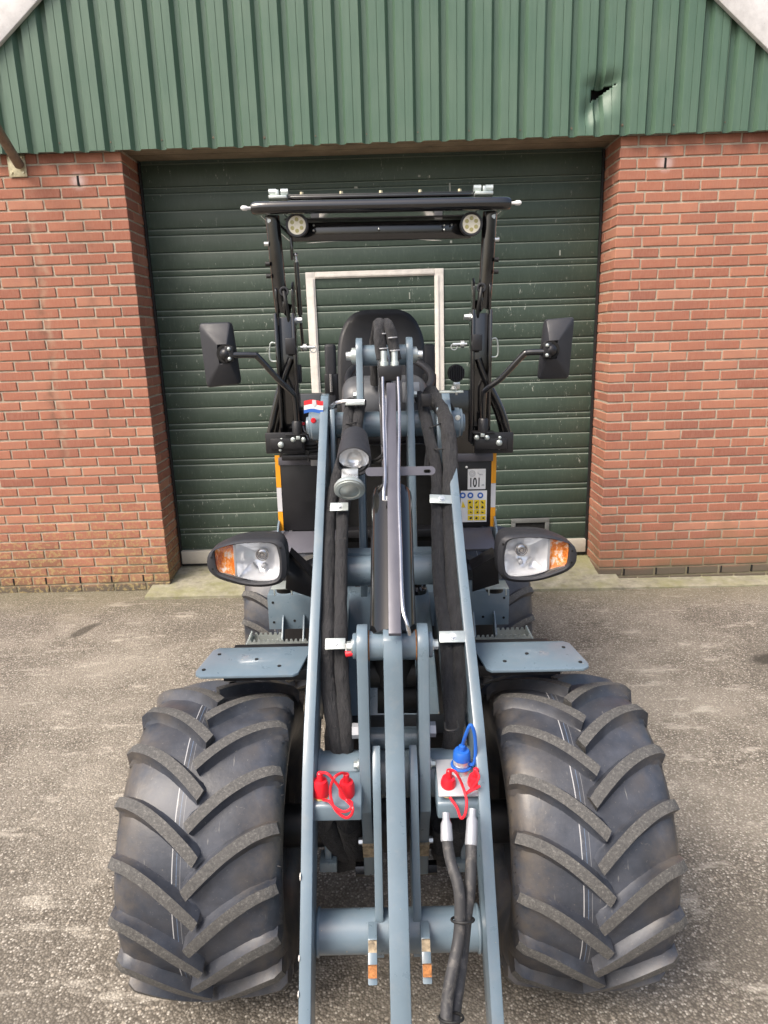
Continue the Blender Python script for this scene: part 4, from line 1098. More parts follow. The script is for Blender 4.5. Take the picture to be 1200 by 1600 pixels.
def headlamp(s, pcx, pcy, Y=1.95):
    c = L(pcx, pcy, Y); k = mpp(872, Y) / 8
    f = lambda p, dy, q=1.0: Vector((c.x + s * ((p.x - 530) * k * q), c.y + dy, c.z - ((p.y - 495) * k * q)))
    o, i = resample(OUT), resample(INN); n = len(o)
    mb = MB(); rings = [[f(p, .004) for p in i], [f(p, -.010) for p in i], [f(p.lerp(q, .35), -.013) for p, q in zip(i, o)], [f(q, -.006) for q in o], [f(q, .006, 1.012) for q in o], [f(q, .06, 1.0) for q in o], [f(q, .115, .88) for q in o], [f(q, .135, .70) for q in o]]
    vs = [p for r_ in rings for p in r_]; fs = []
    for j in range(len(rings) - 1):
        for a in range(n): b2 = (a + 1) % n; fs.append((j * n + a, j * n + b2, (j + 1) * n + b2, (j + 1) * n + a))
    fs.append(tuple((len(rings) - 1) * n + a for a in range(n)))
    mb.add(vs, fs); hl = B('headlamp', mb, M['plastic'], ang=45)
    # reflector bowl
    mb = MB(); cen = Vector((430, 470, 0)); rings = []
    for t, dy in ((1, .003), (.85, .022), (.65, .036), (.42, .046), (.2, .052)):
        rings.append([f(cen.lerp(Vector((min(p.x, 690), p.y, 0)), t), dy) for p in i])
    vs = [p for r_ in rings for p in r_]; fs = []
    for j in range(len(rings) - 1):
        for a in range(n): b2 = (a + 1) % n; fs.append((j * n + a, j * n + b2, (j + 1) * n + b2, (j + 1) * n + a))
    fs.append(tuple((len(rings) - 1) * n + a for a in range(n)))
    mb.add(vs, fs); B('reflector', mb, M['reflector'], hl, ang=60)
    # bulb shield ring and side bulb
    bc = f(Vector((372, 410, 0)), .018); mb = MB(); mb.torus(bc, FRONT, .018, .0018, 28, 6); mb.torus(bc + Vector((0, -.002, 0)), FRONT, .009, .0022, 20, 6); mb.lathe(bc + Vector((0, .03, 0)), FRONT, [(0, .016), (.026, .0165), (.030, .006), (.034, .005)], 24); B('bulb_shield', mb, M['pipe'], hl)
    bc = f(Vector((370, 575, 0)), .020); mb = MB(); mb.lathe(bc + Vector((0, .02, 0)), FRONT, [(0, .008), (.018, .008), (.022, .004)], 16); B('side_bulb', mb, M['greyink'], hl)
    bc = f(Vector((480, 560, 0)), .022); mb = MB(); mb.box(bc, (.006, .02, .022), Matrix.Rotation(s * R(35), 3, 'Y')); B('bulb_clip', mb, M['greyink'], hl)
    # indicator section
    am = [p for p in i]; mb = MB()
    ring = [f(Vector((max(p.x, 705), p.y, 0)), .001) for p in i]; mid = [f(Vector((825, 470, 0)).lerp(Vector((max(p.x, 705), p.y, 0)), .6), .012) for p in i]
    fs = [(a, (a + 1) % n, n + (a + 1) % n, n + a) for a in range(n)] + [tuple(n + a for a in range(n))]
    mb.add(ring + mid, fs); B('indicator_lens', mb, M['amber'], hl)
    mb = MB(); mb.box((f(Vector((700, 470, 0)), .002)), (.006, .006, .105)); B('divider', mb, M['alu'], hl)
    # cover glass
    mb = MB(); rings = [[f(p, -.006) for p in i], [f(Vector((530, 470, 0)).lerp(p, .75), -.013) for p in i], [f(Vector((530, 470, 0)).lerp(p, .35), -.017) for p in i]]
    vs = [p for r_ in rings for p in r_]; fs = []
    for j in range(2):
        for a in range(n): b2 = (a + 1) % n; fs.append((j * n + a, j * n + b2, (j + 1) * n + b2, (j + 1) * n + a))
    fs.append(tuple(2 * n + a for a in range(n))); mb.add(vs, fs); B('lens', mb, M['glass'], hl, ang=80)
    for (u, v) in ((118, 290), (110, 700), (975, 545), (978, 395)):
        mb = MB(); q = f(Vector((u, v, 0)), -.010); mb.cyl(q + Vector((0, .006, 0)), q + Vector((0, -.0030, 0)), .0034, n=12); B('screw', mb, M['hole'], hl)
    return hl
headlamp(1, 836, 872); headlamp(-1, 389, 880)
for s in (-1, 1):
    pa = [(450, 868), (490, 905), (490, 935), (446, 920)] if s < 0 else [(776, 868), (738, 890), (738, 925), (780, 912)]
    q = [L(x, y, 2.05) for x, y in pa]; mb = MB(); mb.prism(q, (0, .006, 0)); mb.prism([q[0], q[1], q[1] + Vector((0, .09, 0)), q[0] + Vector((0, .09, 0))], (0, 0, -.005)); B('lamp_bracket', mb, M['satin'], bevel=.001)
    # zinc foot under the lamp
    a = L(444 if s < 0 else 774, 914, 2.36); mb = MB(); mb.box(a, (.085, .08, .005)); mb.box(a + Vector((-.030, -.04, -.012)), (.005, .005, .025)); mb.box(a + Vector((.032, -.04, -.012)), (.005, .005, .025)); B('lamp_foot', mb, M['zincw'], bevel=.001)
    mb = MB(); mb.cyl(a + Vector((0, .02, -.03)), a + Vector((0, .02, -.004)), .032, .035, n=20); B('rubber_mount', mb, M['rubber'])
# ---- boom work light and horn
c = L(553, 721, 1.84); dirn = Vector((.0, -.93, -.37)).normalized(); k = mpp(718, 1.86)
mb = MB(); mb.lathe(c - dirn * .135, dirn, [(0, 17 * k), (.006, 21 * k), (.08, 25.5 * k), (.11, 26.5 * k), (.138, 27 * k), (.140, 25 * k), (.130, 24 * k)], 36, cap=(True, False)); wl = B('work_light', mb, M['plastic'], ang=35)
mb = MB(); mb.lathe(c - dirn * .012, dirn, [(-.03, 7 * k), (-.02, 15 * k), (-.004, 21 * k), (.002, 23 * k)], 32, cap=(True, False)); B('reflector', mb, M['reflector'], wl)
mb = MB(); mb.lathe(c - dirn * .008, dirn, [(0, 24 * k), (.004, 18 * k), (.006, 8 * k), (.0065, .001)], 32, cap=(False, True)); B('lens', mb, M['glass'], wl, ang=80)
c = L(546, 770, 1.79); dirn = Vector((0, -.80, -.6)).normalized(); k = mpp(770, 1.79)
mb = MB(); mb.lathe(c - dirn * .03, dirn, [(0, 10 * k), (.004, 22 * k), (.012, 24.5 * k), (.020, 24.5 * k), (.022, 22 * k), (.024, 22 * k), (.026, 17 * k), (.024, 15 * k), (.030, 6 * k), (.031, .002)], 40); hn = B('horn', mb, M['zincw'], ang=30)
mb = MB(); mb.box(L(547, 748, 1.83), (.045, .05, .030), Matrix.Rotation(R(35), 3, 'X')); B('horn_bracket', mb, M['zinc'], hn, bevel=.002)
# ---- rear frame steps
for s in (-1, 1):
    hx2, _ = hw(418, 795, 955, 2.46); z0 = yz(927, 2.46)[1]; z1 = yz(984, 2.44)[1]
    mb = MB(); mb.box((s * (hx2 + .12) / 2, 2.47, (z0 + z1) / 2), (hx2 - .12, .010, z0 - z1)); mb.box((s * (hx2 + .12) / 2, 2.53, z0 - .003), (hx2 - .122, .11, .008)); sp = B('step_panel', mb, M['paint'], bevel=.002)
    for xx, zz in ((hx2 - .02, z0 - .03), (hx2 - .02, z1 + .03), (hx2 - .10, z1 + .035), (hx2 - .17, z1 + .035)):
        mb = MB(); mb.cyl((s * xx, 2.467, zz), (s * xx, 2.4635, zz), .005, n=10); B('hole', mb, M['hole'], sp)
    for dx in (.055, .135):
        mb = MB(); mb.plate([(2.463, z1 + .06), (2.463, z1 - .02), (2.33, z1 - .13), (2.33, z1 - .09), (2.45, z1 + .05)], s * (hx2 - dx - .006), s * (hx2 - dx)); B('step_hanger', mb, M['paint'], bevel=.001)
    # serrated step tread
    def serr(xa, xb, y, z, nm, along='x'):
        n_ = max(4, int(abs(xb - xa) / .016)); po = []
        for j in range(n_ + 1):
            u = xa + (xb - xa) * j / n_; po.append((u, z)); 
            if j < n_: po += [(xa + (xb - xa) * (j + .2) / n_, z + .010), (xa + (xb - xa) * (j + .6) / n_, z + .010), (xa + (xb - xa) * (j + .8) / n_, z)]
        po += [(xb, z - .035), (xa, z - .035)]
        m_ = MB()
        if along == 'x': m_.prism([(u, y, v) for u, v in po], (0, .005, 0))
        else: m_.prism([(y, u, v) for u, v in po], (.005 * s, 0, 0))
        return B(nm, m_, M['zincw'])
    hx3 = hx2 + .055; zs = z1 - .035
    zA, zB2 = yz(1000, 2.30)[1], yz(989, 2.42)[1]; serr(s * .20, s * hx3, 2.30, zA, 'step_tread'); serr(s * (hx2 - .055), s * hx3, 2.42, zB2, 'step_tread'); serr(2.30, 2.42, s * hx3, (zA + zB2) / 2, 'step_tread', 'y')
    mb = MB(); mb.ball((s * (hx2 - .04), 2.36, z1 - .05), .012, 12); B('carriage_bolt', mb, M['zinc'])
    # dark underside
    mb = MB(); mb.box((s * .30, 2.75, .50), (.32, .10, .34)); B('rear_frame', mb, M['satin'], bevel=.004)
mb = MB(); mb.box((0, 2.72, .52), (.26, .70, .40)); mb.box((0, 2.40, .5), (.10, .2, .3)); B('articulation_joint', mb, M['satin'], bevel=.01)
a = L(652, 925, 2.05); mb = MB(); mb.lathe(a, UPV, [(0, .03), (.012, .03), (.02, .014), (.05, .012)], 20); mb.tube([a + Vector((.02, -.01, .02)), a + Vector((.03, -.02, .06)), a + Vector((0, .0, .10))], .004, n=8); mb.tube([a + Vector((-.02, -.01, .02)), a + Vector((-.02, -.02, .06)), a + Vector((0, .02, .10))], .004, n=8); B('grease_block', mb, M['black'])
# ---- cab body
hxc, _ = hw(437, 768, 770, 2.55); zt_, zb_ = yz(712, 2.55)[1], yz(826, 2.55)[1]
for s in (-1, 1):
    xi = .19
    mb = MB(); mb.box((s * (hxc + xi) / 2, 2.56, (zt_ + zb_) / 2), (hxc - xi, .02, zt_ - zb_)); cp = B('console_panel', mb, M['satin'], bevel=.003)
    mb = MB(); mb.box((s * (hxc + xi) / 2, 2.548, zt_ - .013), (hxc - xi, .012, .030)); B('console_lip', mb, M['steel_bar'], cp, bevel=.003)
    # orange and silver edge marking
    zz = [zt_ + .01, zt_ - (zt_ - zb_) * .40, zb_ + (zt_ - zb_) * .27, zb_]
    for (za, zb2, mt, nm) in ((zz[0], zz[1], 'orange', 'marker_strip'), (zz[1], zz[2], 'silverstrip', 'marker_strip'), (zz[2], zz[3], 'orange', 'marker_strip')):
        mb = MB(); mb.box((s * (hxc + .004), 2.5495, (za + zb2) / 2), (.018, .003, za - zb2 - .001)); B(nm, mb, M[mt], cp)
    if s > 0:
        bar((hxc + .004, 2.545, zt_ + .01), L(746, 693, 2.52), .008, .006, 'marker_strip', M['orange'])
    mb = MB(); mb.box((s * (hxc - .012), 2.69, (zt_ + zb_) / 2 - .02), (.012, .24, zt_ - zb_)); B('side_panel', mb, M['paint'], bevel=.003)
    # foot plate
    y0, z0 = yz(828, 2.54); y1, z1 = yz(866, 2.42)
    xo = hxc - .005
    mb = MB(); mb.prism([(s * .19, 2.55, z0), (s * xo, 2.55, z0), (s * (xo + .01), 2.43, z1 + .01), (s * .19, 2.43, z1 + .01)], (0, .012, -.012)); B('foot_plate', mb, M['steel_bar'], bevel=.003)
    mb = MB(); mb.plate([(2.56, z0 + .05), (2.52, z0 + .03), (2.41, z1 - .01), (2.41, z1 - .06), (2.60, z1 - .06)], s * (xo + .012), s * (xo + .020)); B('side_cheek', mb, M['paint'], bevel=.002)
mb = MB(); mb.box((0, 2.72, zb_ - .02), (.74, .34, .03)); B('cab_floor', mb, M['satin'], bevel=.003)
mb = MB(); mb.box((0, 2.62, (zt_ + zb_) / 2 - .02), (.36, .02, zt_ - zb_ + .1)); B('bulkhead', mb, M['hole'])
# stickers on the right console
def decal(px0, py0, px1, py1, Y, mat, nm, parent, th=.0012):
    a, b2 = L(px0, py0, Y), L(px1, py1, Y); mb = MB(); mb.box(((a.x + b2.x) / 2, Y, (a.z + b2.z) / 2), (abs(b2.x - a.x), th, abs(a.z - b2.z))); return B(nm, mb, M[mat], parent)
def text(s_, px, py, Y, h, mat, parent, wide=1.0, rot=0):
    cu = bpy.data.curves.new('lettering', 'FONT'); cu.body = s_; cu.offset = h * .018; cu.size = h; cu.align_x = 'CENTER'; cu.align_y = 'CENTER'; cu.extrude = .0004
    tmp = bpy.data.objects.new('tmp', cu); col.objects.link(tmp)
    me = bpy.data.meshes.new_from_object(tmp.evaluated_get(bpy.context.evaluated_depsgraph_get()))
    bpy.data.objects.remove(tmp); me.materials.clear(); me.materials.append(M[mat])
    p = L(px, py, Y); T = Matrix.Translation(p) @ Matrix.Diagonal((wide, 1, 1, 1)) @ Matrix.Rotation(R(90), 4, 'X'); me.transform(T)
    return link('lettering', me, parent)
YD1 = 2.5485
st1 = decal(731, 733, 758.5, 764, YD1, 'white', 'noise_level_sticker', cp)
text('101', 742, 754.5, YD1 - .0012, .050, 'ink', st1, .62); text('dB', 754.5, 758, YD1 - .0012, .010, 'greyink', st1)
text('L', 747.5, 739, YD1 - .0012, .012, 'greyink', st1); text('WA', 751.5, 741.5, YD1 - .0012, .008, 'greyink', st1)
a = L(738, 740, YD1 - .001); mb = MB()
for r_ in (.004, .008, .0115): mb.torus(a, FRONT, r_, .0006, 20, 4)
B('sound_symbol', mb, M['greyink'], st1)
st2 = decal(720, 767, 760, 815, YD1, 'white', 'warning_sticker', cp)
for px in (723, 735, 750.5):
    a = L(px, 774, YD1 - .001); mb = MB(); mb.cyl(a, a + FRONT * .0006, .0115, n=24); o = B('mandatory_sign', mb, M['blueink'], st2)
    mb = MB(); mb.cyl(a + FRONT * .0007, a + FRONT * .0012, .0055, n=12); B('pictogram', mb, M['white'], o)
for ci, px in enumerate((735, 745, 754.5)):
    for ri, py in enumerate((784.5, 792, 800, 809)):
        q = decal(px - 4.2, py - 3.4, px + 4.2, py + 3.8, YD1 - .001, 'yellow', 'warning_field', st2, .0006)
        a = L(px + rnd.uniform(-1, 1), py + .5, YD1 - .0014); mb = MB(); mb.box(a, (.006 + .005 * rnd.random(), .0006, .004 + .004 * rnd.random()), Matrix.Rotation(rnd.uniform(-.8, .8), 3, 'Y')); B('pictogram', mb, M['ink'], q)
a = [L(x, y, YD1 - .0012) for x, y in ((723, 783), (727.5, 793), (721, 793))]; mb = MB(); mb.prism(a, (0, -.0006, 0)); B('warning_triangle', mb, M['yellow'], st2)
mb = MB(); mb.ball(L(729, 730, 2.545), .005, 10); B('rivet', mb, M['white'], cp)
a = L(493, 721, 2.535); mb = MB(); mb.box(a, (.035, .012, .032)); B('latch_plate', mb, M['alu'], bevel=.002)
# valve levers and bellows, left
b0 = L(483, 700, 2.50); mb = MB()
pr = []
for j in range(5): pr += [(j * .011, .050 - .004 * j), (j * .011 + .005, .042 - .004 * j)]
mb.lathe(b0 + Vector((0, .0, -.028)), UPV, pr + [(.058, .02)], 28); B('lever_bellows', mb, M['rubber'], ang=60)
mb = MB(); mb.box(L(472, 712, 2.50), (.14, .09, .02)); B('lever_base', mb, M['satin'], bevel=.004)
mb = MB(); mb.tube([b0 + Vector((0, 0, .02)), L(474, 670, 2.52), L(472, 650, 2.55)], .010, n=10); B('control_lever', mb, M['black'])
mb = MB(); mb.lathe(L(475, 655, 2.55), UPV, [(-.02, .018), (.0, .026), (.035, .027), (.045, .018)], 20); B('lever_knob', mb, M['plastic'])
mb = MB(); mb.cyl(L(474, 662, 2.525), L(474, 662, 2.515), .006, n=12); B('lever_button', mb, M['red'])
b0 = L(480, 706, 2.46); mb = MB(); mb.cyl(b0, b0 + FRONT * .01, .008, n=14); mb.cyl(b0 + Vector((.004, 0, -.005)), b0 + Vector((.004, 0, -.035)), .006, n=10); B('plug', mb, M['rubber'])
# flag sticker: three waving bands and a pale emblem
fy = 2.20
FB = [(475, 505, 625.5, 632.5, 'redink'), (475, 505, 632.5, 639.5, 'white'), (475, 505, 639.5, 645, 'blueink')]
bands = []
for (xa, xb, ya, yb, mt) in FB:
    up_, lo_ = [], []
    for j in range(13):
        t = j / 12; wv_ = 1.2 * math.sin(t * 6.0 + 2.2)
        up_.append(L(xa + (xb - xa) * t, ya + wv_, fy)); lo_.append(L(xa + (xb - xa) * t, yb + wv_, fy))
    mb = MB(); mb.prism(up_ + lo_[::-1], (0, -.0015, 0)); bands.append(B('flag_band', mb, M[mt]))
a = L(491, 630, fy - .002); mb = MB(); mb.prism([a + Vector((dx, 0, dz)) for dx, dz in ((-.006, .010), (.006, .010), (.007, -.004), (0, -.012), (-.007, -.004))], (0, -.001, 0)); B('flag_emblem', mb, M['silverstrip'], bands[0])
# dash, steering column and wheel
dz = yz(592, 2.50)[1]
mb = MB()
prs = [(2.46, dz - .16), (2.44, dz - .10), (2.45, dz - .03), (2.50, dz), (2.62, dz + .01), (2.70, dz - .06), (2.72, dz - .16)]
mb.plate(prs, -.155, .155); B('dash_cowl', mb, M['cowl'], bevel=.045, seg=4)
mb = MB(); mb.box(L(642, 613, 2.42), (.06, .01, .07)); B('dash_panel', mb, M['alu'], bevel=.003)
wc = L(609, 590, 2.66); mb = MB(); mb.torus(wc, Vector((0, -.45, .9)), .160, .014, 48, 10); mb.lathe(wc - Vector((0, -.45, .9)) * .05, Vector((0, -.45, .9)), [(0, .03), (.05, .04), (.06, .03)], 20)
for k3 in range(3):
    a = R(90 + 120 * k3); u_ = Vector((1, 0, 0)); v_ = Vector((0, .9, .45)).normalized(); mb.cyl(wc, wc + (u_ * math.cos(a) + v_ * math.sin(a)) * .155, .010, n=8)
B('steering_wheel', mb, M['plastic'])
# black fascia and engine hood behind the seat
fz_ = yz(612, 3.42)[1]
mb = MB(); mb.box((0, 3.43, fz_ - .16), (1.06, .03, .32)); B('rear_fascia', mb, M['black'], bevel=.006)
mb = MB(); mb.box((0, 3.66, .86), (.84, .42, .9)); B('engine_hood', mb, M['paint'], bevel=.05, seg=3)
mb = MB(); mb.box((0, 2.98, .90), (.72, .5, .26)); B('seat_box', mb, M['satin'], bevel=.02)
# ---- seat
sy = 3.18
def seat_back():
    mb = MB(); n, m_ = 28, 20; c = L(596, 560, sy); hw_, hh = .188, .275; rows = []
    cz = yz(493, sy)[1] - hh
    for j in range(m_ + 1):
        for i in range(n + 1):
            u, v = -1 + 2 * i / n, -1 + 2 * j / m_
            # superellipse grid
            wid = hw_ * (1 - .10 * max(0, v) ** 2 - .20 * max(0, -v) ** 2)
            x = u * wid; z = v * hh
            e = 4.6; k_ = (abs(u) ** e + abs(v) ** e) ** (1 / e); mx = max(abs(u), abs(v))
            if k_ > 0: x *= mx / k_; z *= mx / k_
            edge = mx ** 6
            y = .035 * (x / hw_) ** 2 * -1 + .02 * edge + .05 * v * .3
            for (gx, gz_, sl2) in ((-.10, .06, .5), (.10, .06, -.5), (-.105, -.05, .5), (.105, -.05, -.5)):
                d = abs((x - gx) - sl2 * (z - gz_)) ; 
                if abs(z - gz_) < .05: y += .012 * math.exp(-(d / .007) ** 2) * math.cos((z - gz_) / .05 * 1.57)
            rows.append((c.x + x, sy + y + z * .12, cz + z))
    w_ = n + 1; fs = [(j * w_ + i, j * w_ + i + 1, (j + 1) * w_ + i + 1, (j + 1) * w_ + i) for j in range(m_) for i in range(n)]
    mb.add(rows, fs); o = B('seat_backrest', mb, M['seat'], ang=70)
    md = o.modifiers.new('thickness', 'SOLIDIFY'); md.thickness = .06; md.offset = 1 if False else -1
    # piping round the rim
    rim = [i for i in range(n)] + [j * w_ + n for j in range(m_)] + [m_ * w_ + i for i in range(n, 0, -1)] + [j * w_ for j in range(m_, 0, -1)]
    pts = [Vector(rows[i]) for i in rim]; mb = MB(); mb.tube(pts + pts[:1], .009, n=8, k=2); B('piping', mb, M['rubber'], o)
    for dx in (-.06, .06):
        mb = MB(); mb.box((c.x + dx, sy + .03, cz + hh + .004), (.03, .03, .012)); B('seat_cap', mb, M['plastic'], o, bevel=.003)
seat_back()
mb = MB(); mb.box((L(596, 560, sy).x, 2.98, 1.10), (.44, .46, .14)); B('seat_cushion', mb, M['seat'], bevel=.05, seg=4)
for px in (517, 671):
    a = L(px, 535, 3.02); b2 = L(px, 618, 2.96); mb = MB(); c = (a + b2) / 2
    mb.box((c.x, 3.0, c.z + .025), (.046, .06, (a.z - b2.z) * .72)); ar = B('armrest', mb, M['plastic'], bevel=.012, seg=3)
    mb = MB(); mb.box((c.x, 2.995, b2.z + .03), (.056, .05, .12)); mb.box((c.x, 2.985, b2.z - .1), (.04, .04, .2)); B('armrest_hinge', mb, M['satin'], ar, bevel=.005)
    mb = MB(); mb.cyl((c.x, 2.962, b2.z + .09), (c.x, 2.962, b2.z + .015), .006, n=10); B('adjuster_screw', mb, M['pipe'], ar)
# round finned lamp behind right
a = L(713, 583, 3.2); k = mpp(583, 3.2); mb = MB(); mb.cyl(a + Vector((0, .03, 0)), a, 13.5 * k, n=28); rw = B('work_light', mb, M['plastic'], bevel=.003)
for j in range(-4, 5):
    hh = math.sqrt(max(0, 13 ** 2 - (j * 2.8) ** 2)) * k; mb = MB(); mb.box(a + Vector((j * 2.8 * k, -.010, 0)), (.0035, .022, 2 * hh)); B('cooling_fin', mb, M['plastic'], rw)
mb = MB(); mb.box(a + Vector((0, -.005, -.055)), (.03, .03, .03)); mb.cyl(a + Vector((0, 0, -.05)), a + Vector((0, 0, -.10)), .006, n=10); B('lamp_mount', mb, M['zinc'], rw, bevel=.002)
# ---- roll-over posts
PX = .345
for s in (-1, 1):
    z_lo, z_mid, z_top = yz(700, 2.50)[1], yz(492, 2.50)[1], 2.06
    x_lo, x_hi = s * PX, s * .358
    # lower channel: two flanges and a web
    mb = MB(); mb.box((x_lo, 2.53, (z_lo + z_mid) / 2), (.050, .05, z_mid - z_lo)); lp = B('lower_post', mb, M['black'], bevel=.004)
    for dx in (-.0305, .0305):
        mb = MB(); mb.box((x_lo + dx, 2.515, (z_lo + z_mid) / 2 + .012), (.010, .085, z_mid - z_lo)); B('post_flange', mb, M['black'], lp, bevel=.003)
    mb = MB(); mb.box((x_lo + s * -.02, 2.465, z_mid - .10), (.035, .03, .055)); B('lock_block', mb, M['satin'], lp, bevel=.003)
    # hinge cheeks
    for dx in (-.030, .026):
        mb = MB(); mb.plate([(2.50, z_mid - .03), (2.56, z_mid - .03), (2.565, z_mid + .09), (2.53, z_mid + .12), (2.495, z_mid + .09)], x_lo + dx, x_lo + dx + .008); B('hinge_cheek', mb, M['black'], bevel=.002)
    mb = MB(); mb.bolt((x_lo - s * .034, 2.52, z_mid - .012), (-s, 0, 0), .011, .024); B('bolt', mb, M['zinc'])
    mb = MB(); a = Vector((x_lo - s * .05, 2.50, z_mid - .105)); mb.cyl(a, a + Vector((-s * .05, 0, 0)), .006, n=10); mb.cyl(a + Vector((-s * .01, 0, 0)), a + Vector((-s * .022, 0, 0)), .013, n=12); mb.torus(a + Vector((-s * .045, 0, -.008)), FRONT, .011, .002, 16, 6); B('locking_pin', mb, M['zinc'])
    mb = MB(); a = Vector((x_lo + s * .034, 2.50, z_mid - .09)); mb.tube([a, a + Vector((s * .022, 0, 0)), a + Vector((s * .026, 0, -.055)), a + Vector((0, 0, -.062))], .0028, n=8, k=4); B('hitch_clip', mb, M['zincw'])
    # upper post
    mb = MB(); mb.tube([(x_lo - s * .002, 2.53, z_mid + .05), (x_hi, 2.53, z_top - .3), (x_hi + s * .014, 2.52, z_top)], .0245, n=20, k=6); B('upper_post', mb, M['black'])
    mb = MB(); mb.torus((x_lo - s * .002, 2.498, z_mid + .085), FRONT, .013, .004, 20, 6); B('cable_grommet', mb, M['plastic'])
    mb = MB(); mb.tube([(x_lo - s * .002, 2.495, z_mid + .085), (x_lo + s * -.008, 2.485, z_mid + .05), (x_lo - s * .012, 2.50, z_mid + .01), (x_lo - s * .01, 2.52, z_mid - .04)], .006, n=8); B('cable', mb, M['rubber'])
    for dz_ in (-.07, -.135, -.175):
        mb = MB(); mb.cyl((x_hi + s * .03, 2.51, z_top + dz_ - .02), (x_hi + s * .045, 2.51, z_top + dz_ - .02), .008, n=10); B('bolt', mb, M['zinc'] if dz_ == -.07 else M['rubber'])
    # slanted outer brace
    br = [(440, 600), (430, 640), (421, 684)] if s < 0 else [(757, 588), (783, 640), (795, 684)]
    mb = MB(); mb.tube([L(x, y, 2.50) for x, y in ([(455, 560)] if s < 0 else [(747, 560)]) + br], .013, n=12); B('brace', mb, M['black'])
    mb = MB(); mb.tube([L(x + s * -8, y, 2.56) for x, y in br], .011, n=12); B('brace', mb, M['black'])
    # bracket plate with bolts
    pl, pr_ = (415, 476) if s < 0 else (741, 802)
    a, b2 = L(pl, 692, 2.44), L(pr_, 692, 2.44); mb = MB(); mb.box(((a.x + b2.x) / 2, 2.44, (a.z + b2.z) / 2), (b2.x - a.x, .008, 33 * mpp(692, 2.44))); bp = B('bracket_plate', mb, M['satin'], bevel=.004)
    m0 = a if s < 0 else b2
    mb = MB(); xx = (L(450, 692, 2.43).x if s < 0 else L(765, 690, 2.43).x); mb.box((xx + s * .005, 2.432, a.z - .004), (.115, .008, .040)); B('strap_plate', mb, M['satin'], bp, bevel=.003)
    for (px, py) in (((439, 695), (458, 687), (474, 687)) if s < 0 else ((780, 692), (761, 684), (745, 684))):
        q = L(px, py, 2.426); mb = MB(); mb.ball(q, .0115 if px in (439, 780) else .0095, 14, sc=(1, .6, 1)); B('bolt', mb, M['zincw'], bp)
    for (px, py) in (((438, 703), (440, 687)) if s < 0 else ((780, 700), (781, 684))):
        q = L(px, py, 2.432); mb = MB(); mb.ball(q, .0065, 10, sc=(1, .6, 1)); B('bolt', mb, M['zincw'], bp)
    q = L(466, 684, 2.42) if s < 0 else L(754, 680, 2.42); mb = MB(); mb.box(q, (.014, .012, .012)); B('nut', mb, M['zincw'], bp, bevel=.002)
    mb = MB(); q = (L(468, 678, 2.45) + L(458, 678, 2.45)) / 2 if s < 0 else L(755, 675, 2.45); mb.box(q, (.075, .05, .005)); B('mirror_shelf', mb, M['satin'], bevel=.001)
# gas strut (left) with its control box
mb = MB(); mb.cyl(L(463, 410, 2.58), L(469, 492, 2.58), .009, n=14); gs = B('gas_strut', mb, M['black'])
mb = MB(); mb.cyl(L(469, 492, 2.58), L(474, 548, 2.58), .0055, n=10); B('strut_rod', mb, M['black'], gs)
mb = MB(); mb.cyl(L(462, 398, 2.58), L(463, 410, 2.58), .005, n=10); mb.ball(L(462, 398, 2.58), .008, 10); mb.ball(L(473, 545, 2.575), .008, 10); B('ball_joint', mb, M['pipe'], gs)
mb = MB(); mb.box(L(456, 388, 2.58), (.010, .02, .08)); B('strut_arm', mb, M['black'], gs, bevel=.002)
mb = MB(); mb.box(L(463, 584, 2.56), (.036, .05, .064)); B('relay_box', mb, M['plastic'], bevel=.003)
# ---- canopy
ry = 2.46; rz = yz(321, ry)[1]; rh = hw(392, 806, 320, ry)[0] - .024
mb = MB(); mb.tube([(-rh + .012, ry + .75, rz + .01), (-rh, ry + .10, rz + .003), (-rh + .006, ry + .025, rz), (-rh + .035, ry, rz), (0, ry, rz), (rh - .035, ry, rz), (rh - .006, ry + .025, rz), (rh, ry + .10, rz + .003), (rh - .012, ry + .75, rz + .01)], .021, n=20, k=8); B('canopy_frame', mb, M['black'])
mb = MB(); mb.cyl((-rh + .02, ry + .75, rz + .01), (rh - .02, ry + .75, rz + .01), .022, n=16); B('canopy_rear_bar', mb, M['black'])
mb = MB(); mb.box((0, ry + .40, rz + .034), (2 * rh - .10, .76, .010)); B('canopy_panel', mb, M['black'], bevel=.004)
mb = MB(); mb.box((0, ry + .16, rz + .046), (2 * rh - .20, .20, .010)); B('canopy_strip', mb, M['satin'], bevel=.003)
for k4 in range(5):
    x = -.27 + .135 * k4; mb = MB(); mb.bolt((x, ry + .08, rz + .051), UPV, .007, .010); B('bolt', mb, M['galv'])
for s in (-1, 1):
    x = s * (rh - .075)
    mb = MB(); mb.box((x, ry + .015, rz + .032), (.060, .045, .010)); mb.box((x + s * .004, ry + .02, rz + .046), (.012, .022, .022)); B('clamp_plate', mb, M['zincw'], bevel=.002)
    for dx in (-.020, .020):
        mb = MB(); mb.cyl((x + dx - .012, ry + .02, rz + .050), (x + dx + .012, ry + .02, rz + .050), .0115, n=12); B('clamp_nut', mb, M['zincw'])
    mb = MB(); mb.lathe((s * (rh + .02), ry + .03, rz + .004), (s, -.3, 0), [(-.01, .005), (.012, .005), (.018, .008), (.030, .008), (.036, .003)], 16); B('end_knob', mb, M['white'])
    mb = MB(); mb.cyl((s * (rh - .030), ry + .05, rz - .034), (s * (rh - .045), ry + .05, rz - .034), .012, n=16); mb.bolt((s * (rh - .037), ry + .04, rz - .034), FRONT, .006, .006); B('pivot_bolt', mb, M['zinc'])
cz = yz(352, 2.50)[1]
mb = MB(); mb.box((0, 2.57, cz - .010), (.62, .05, .062)); B('canopy_cross_bar', mb, M['black'], bevel=.006)
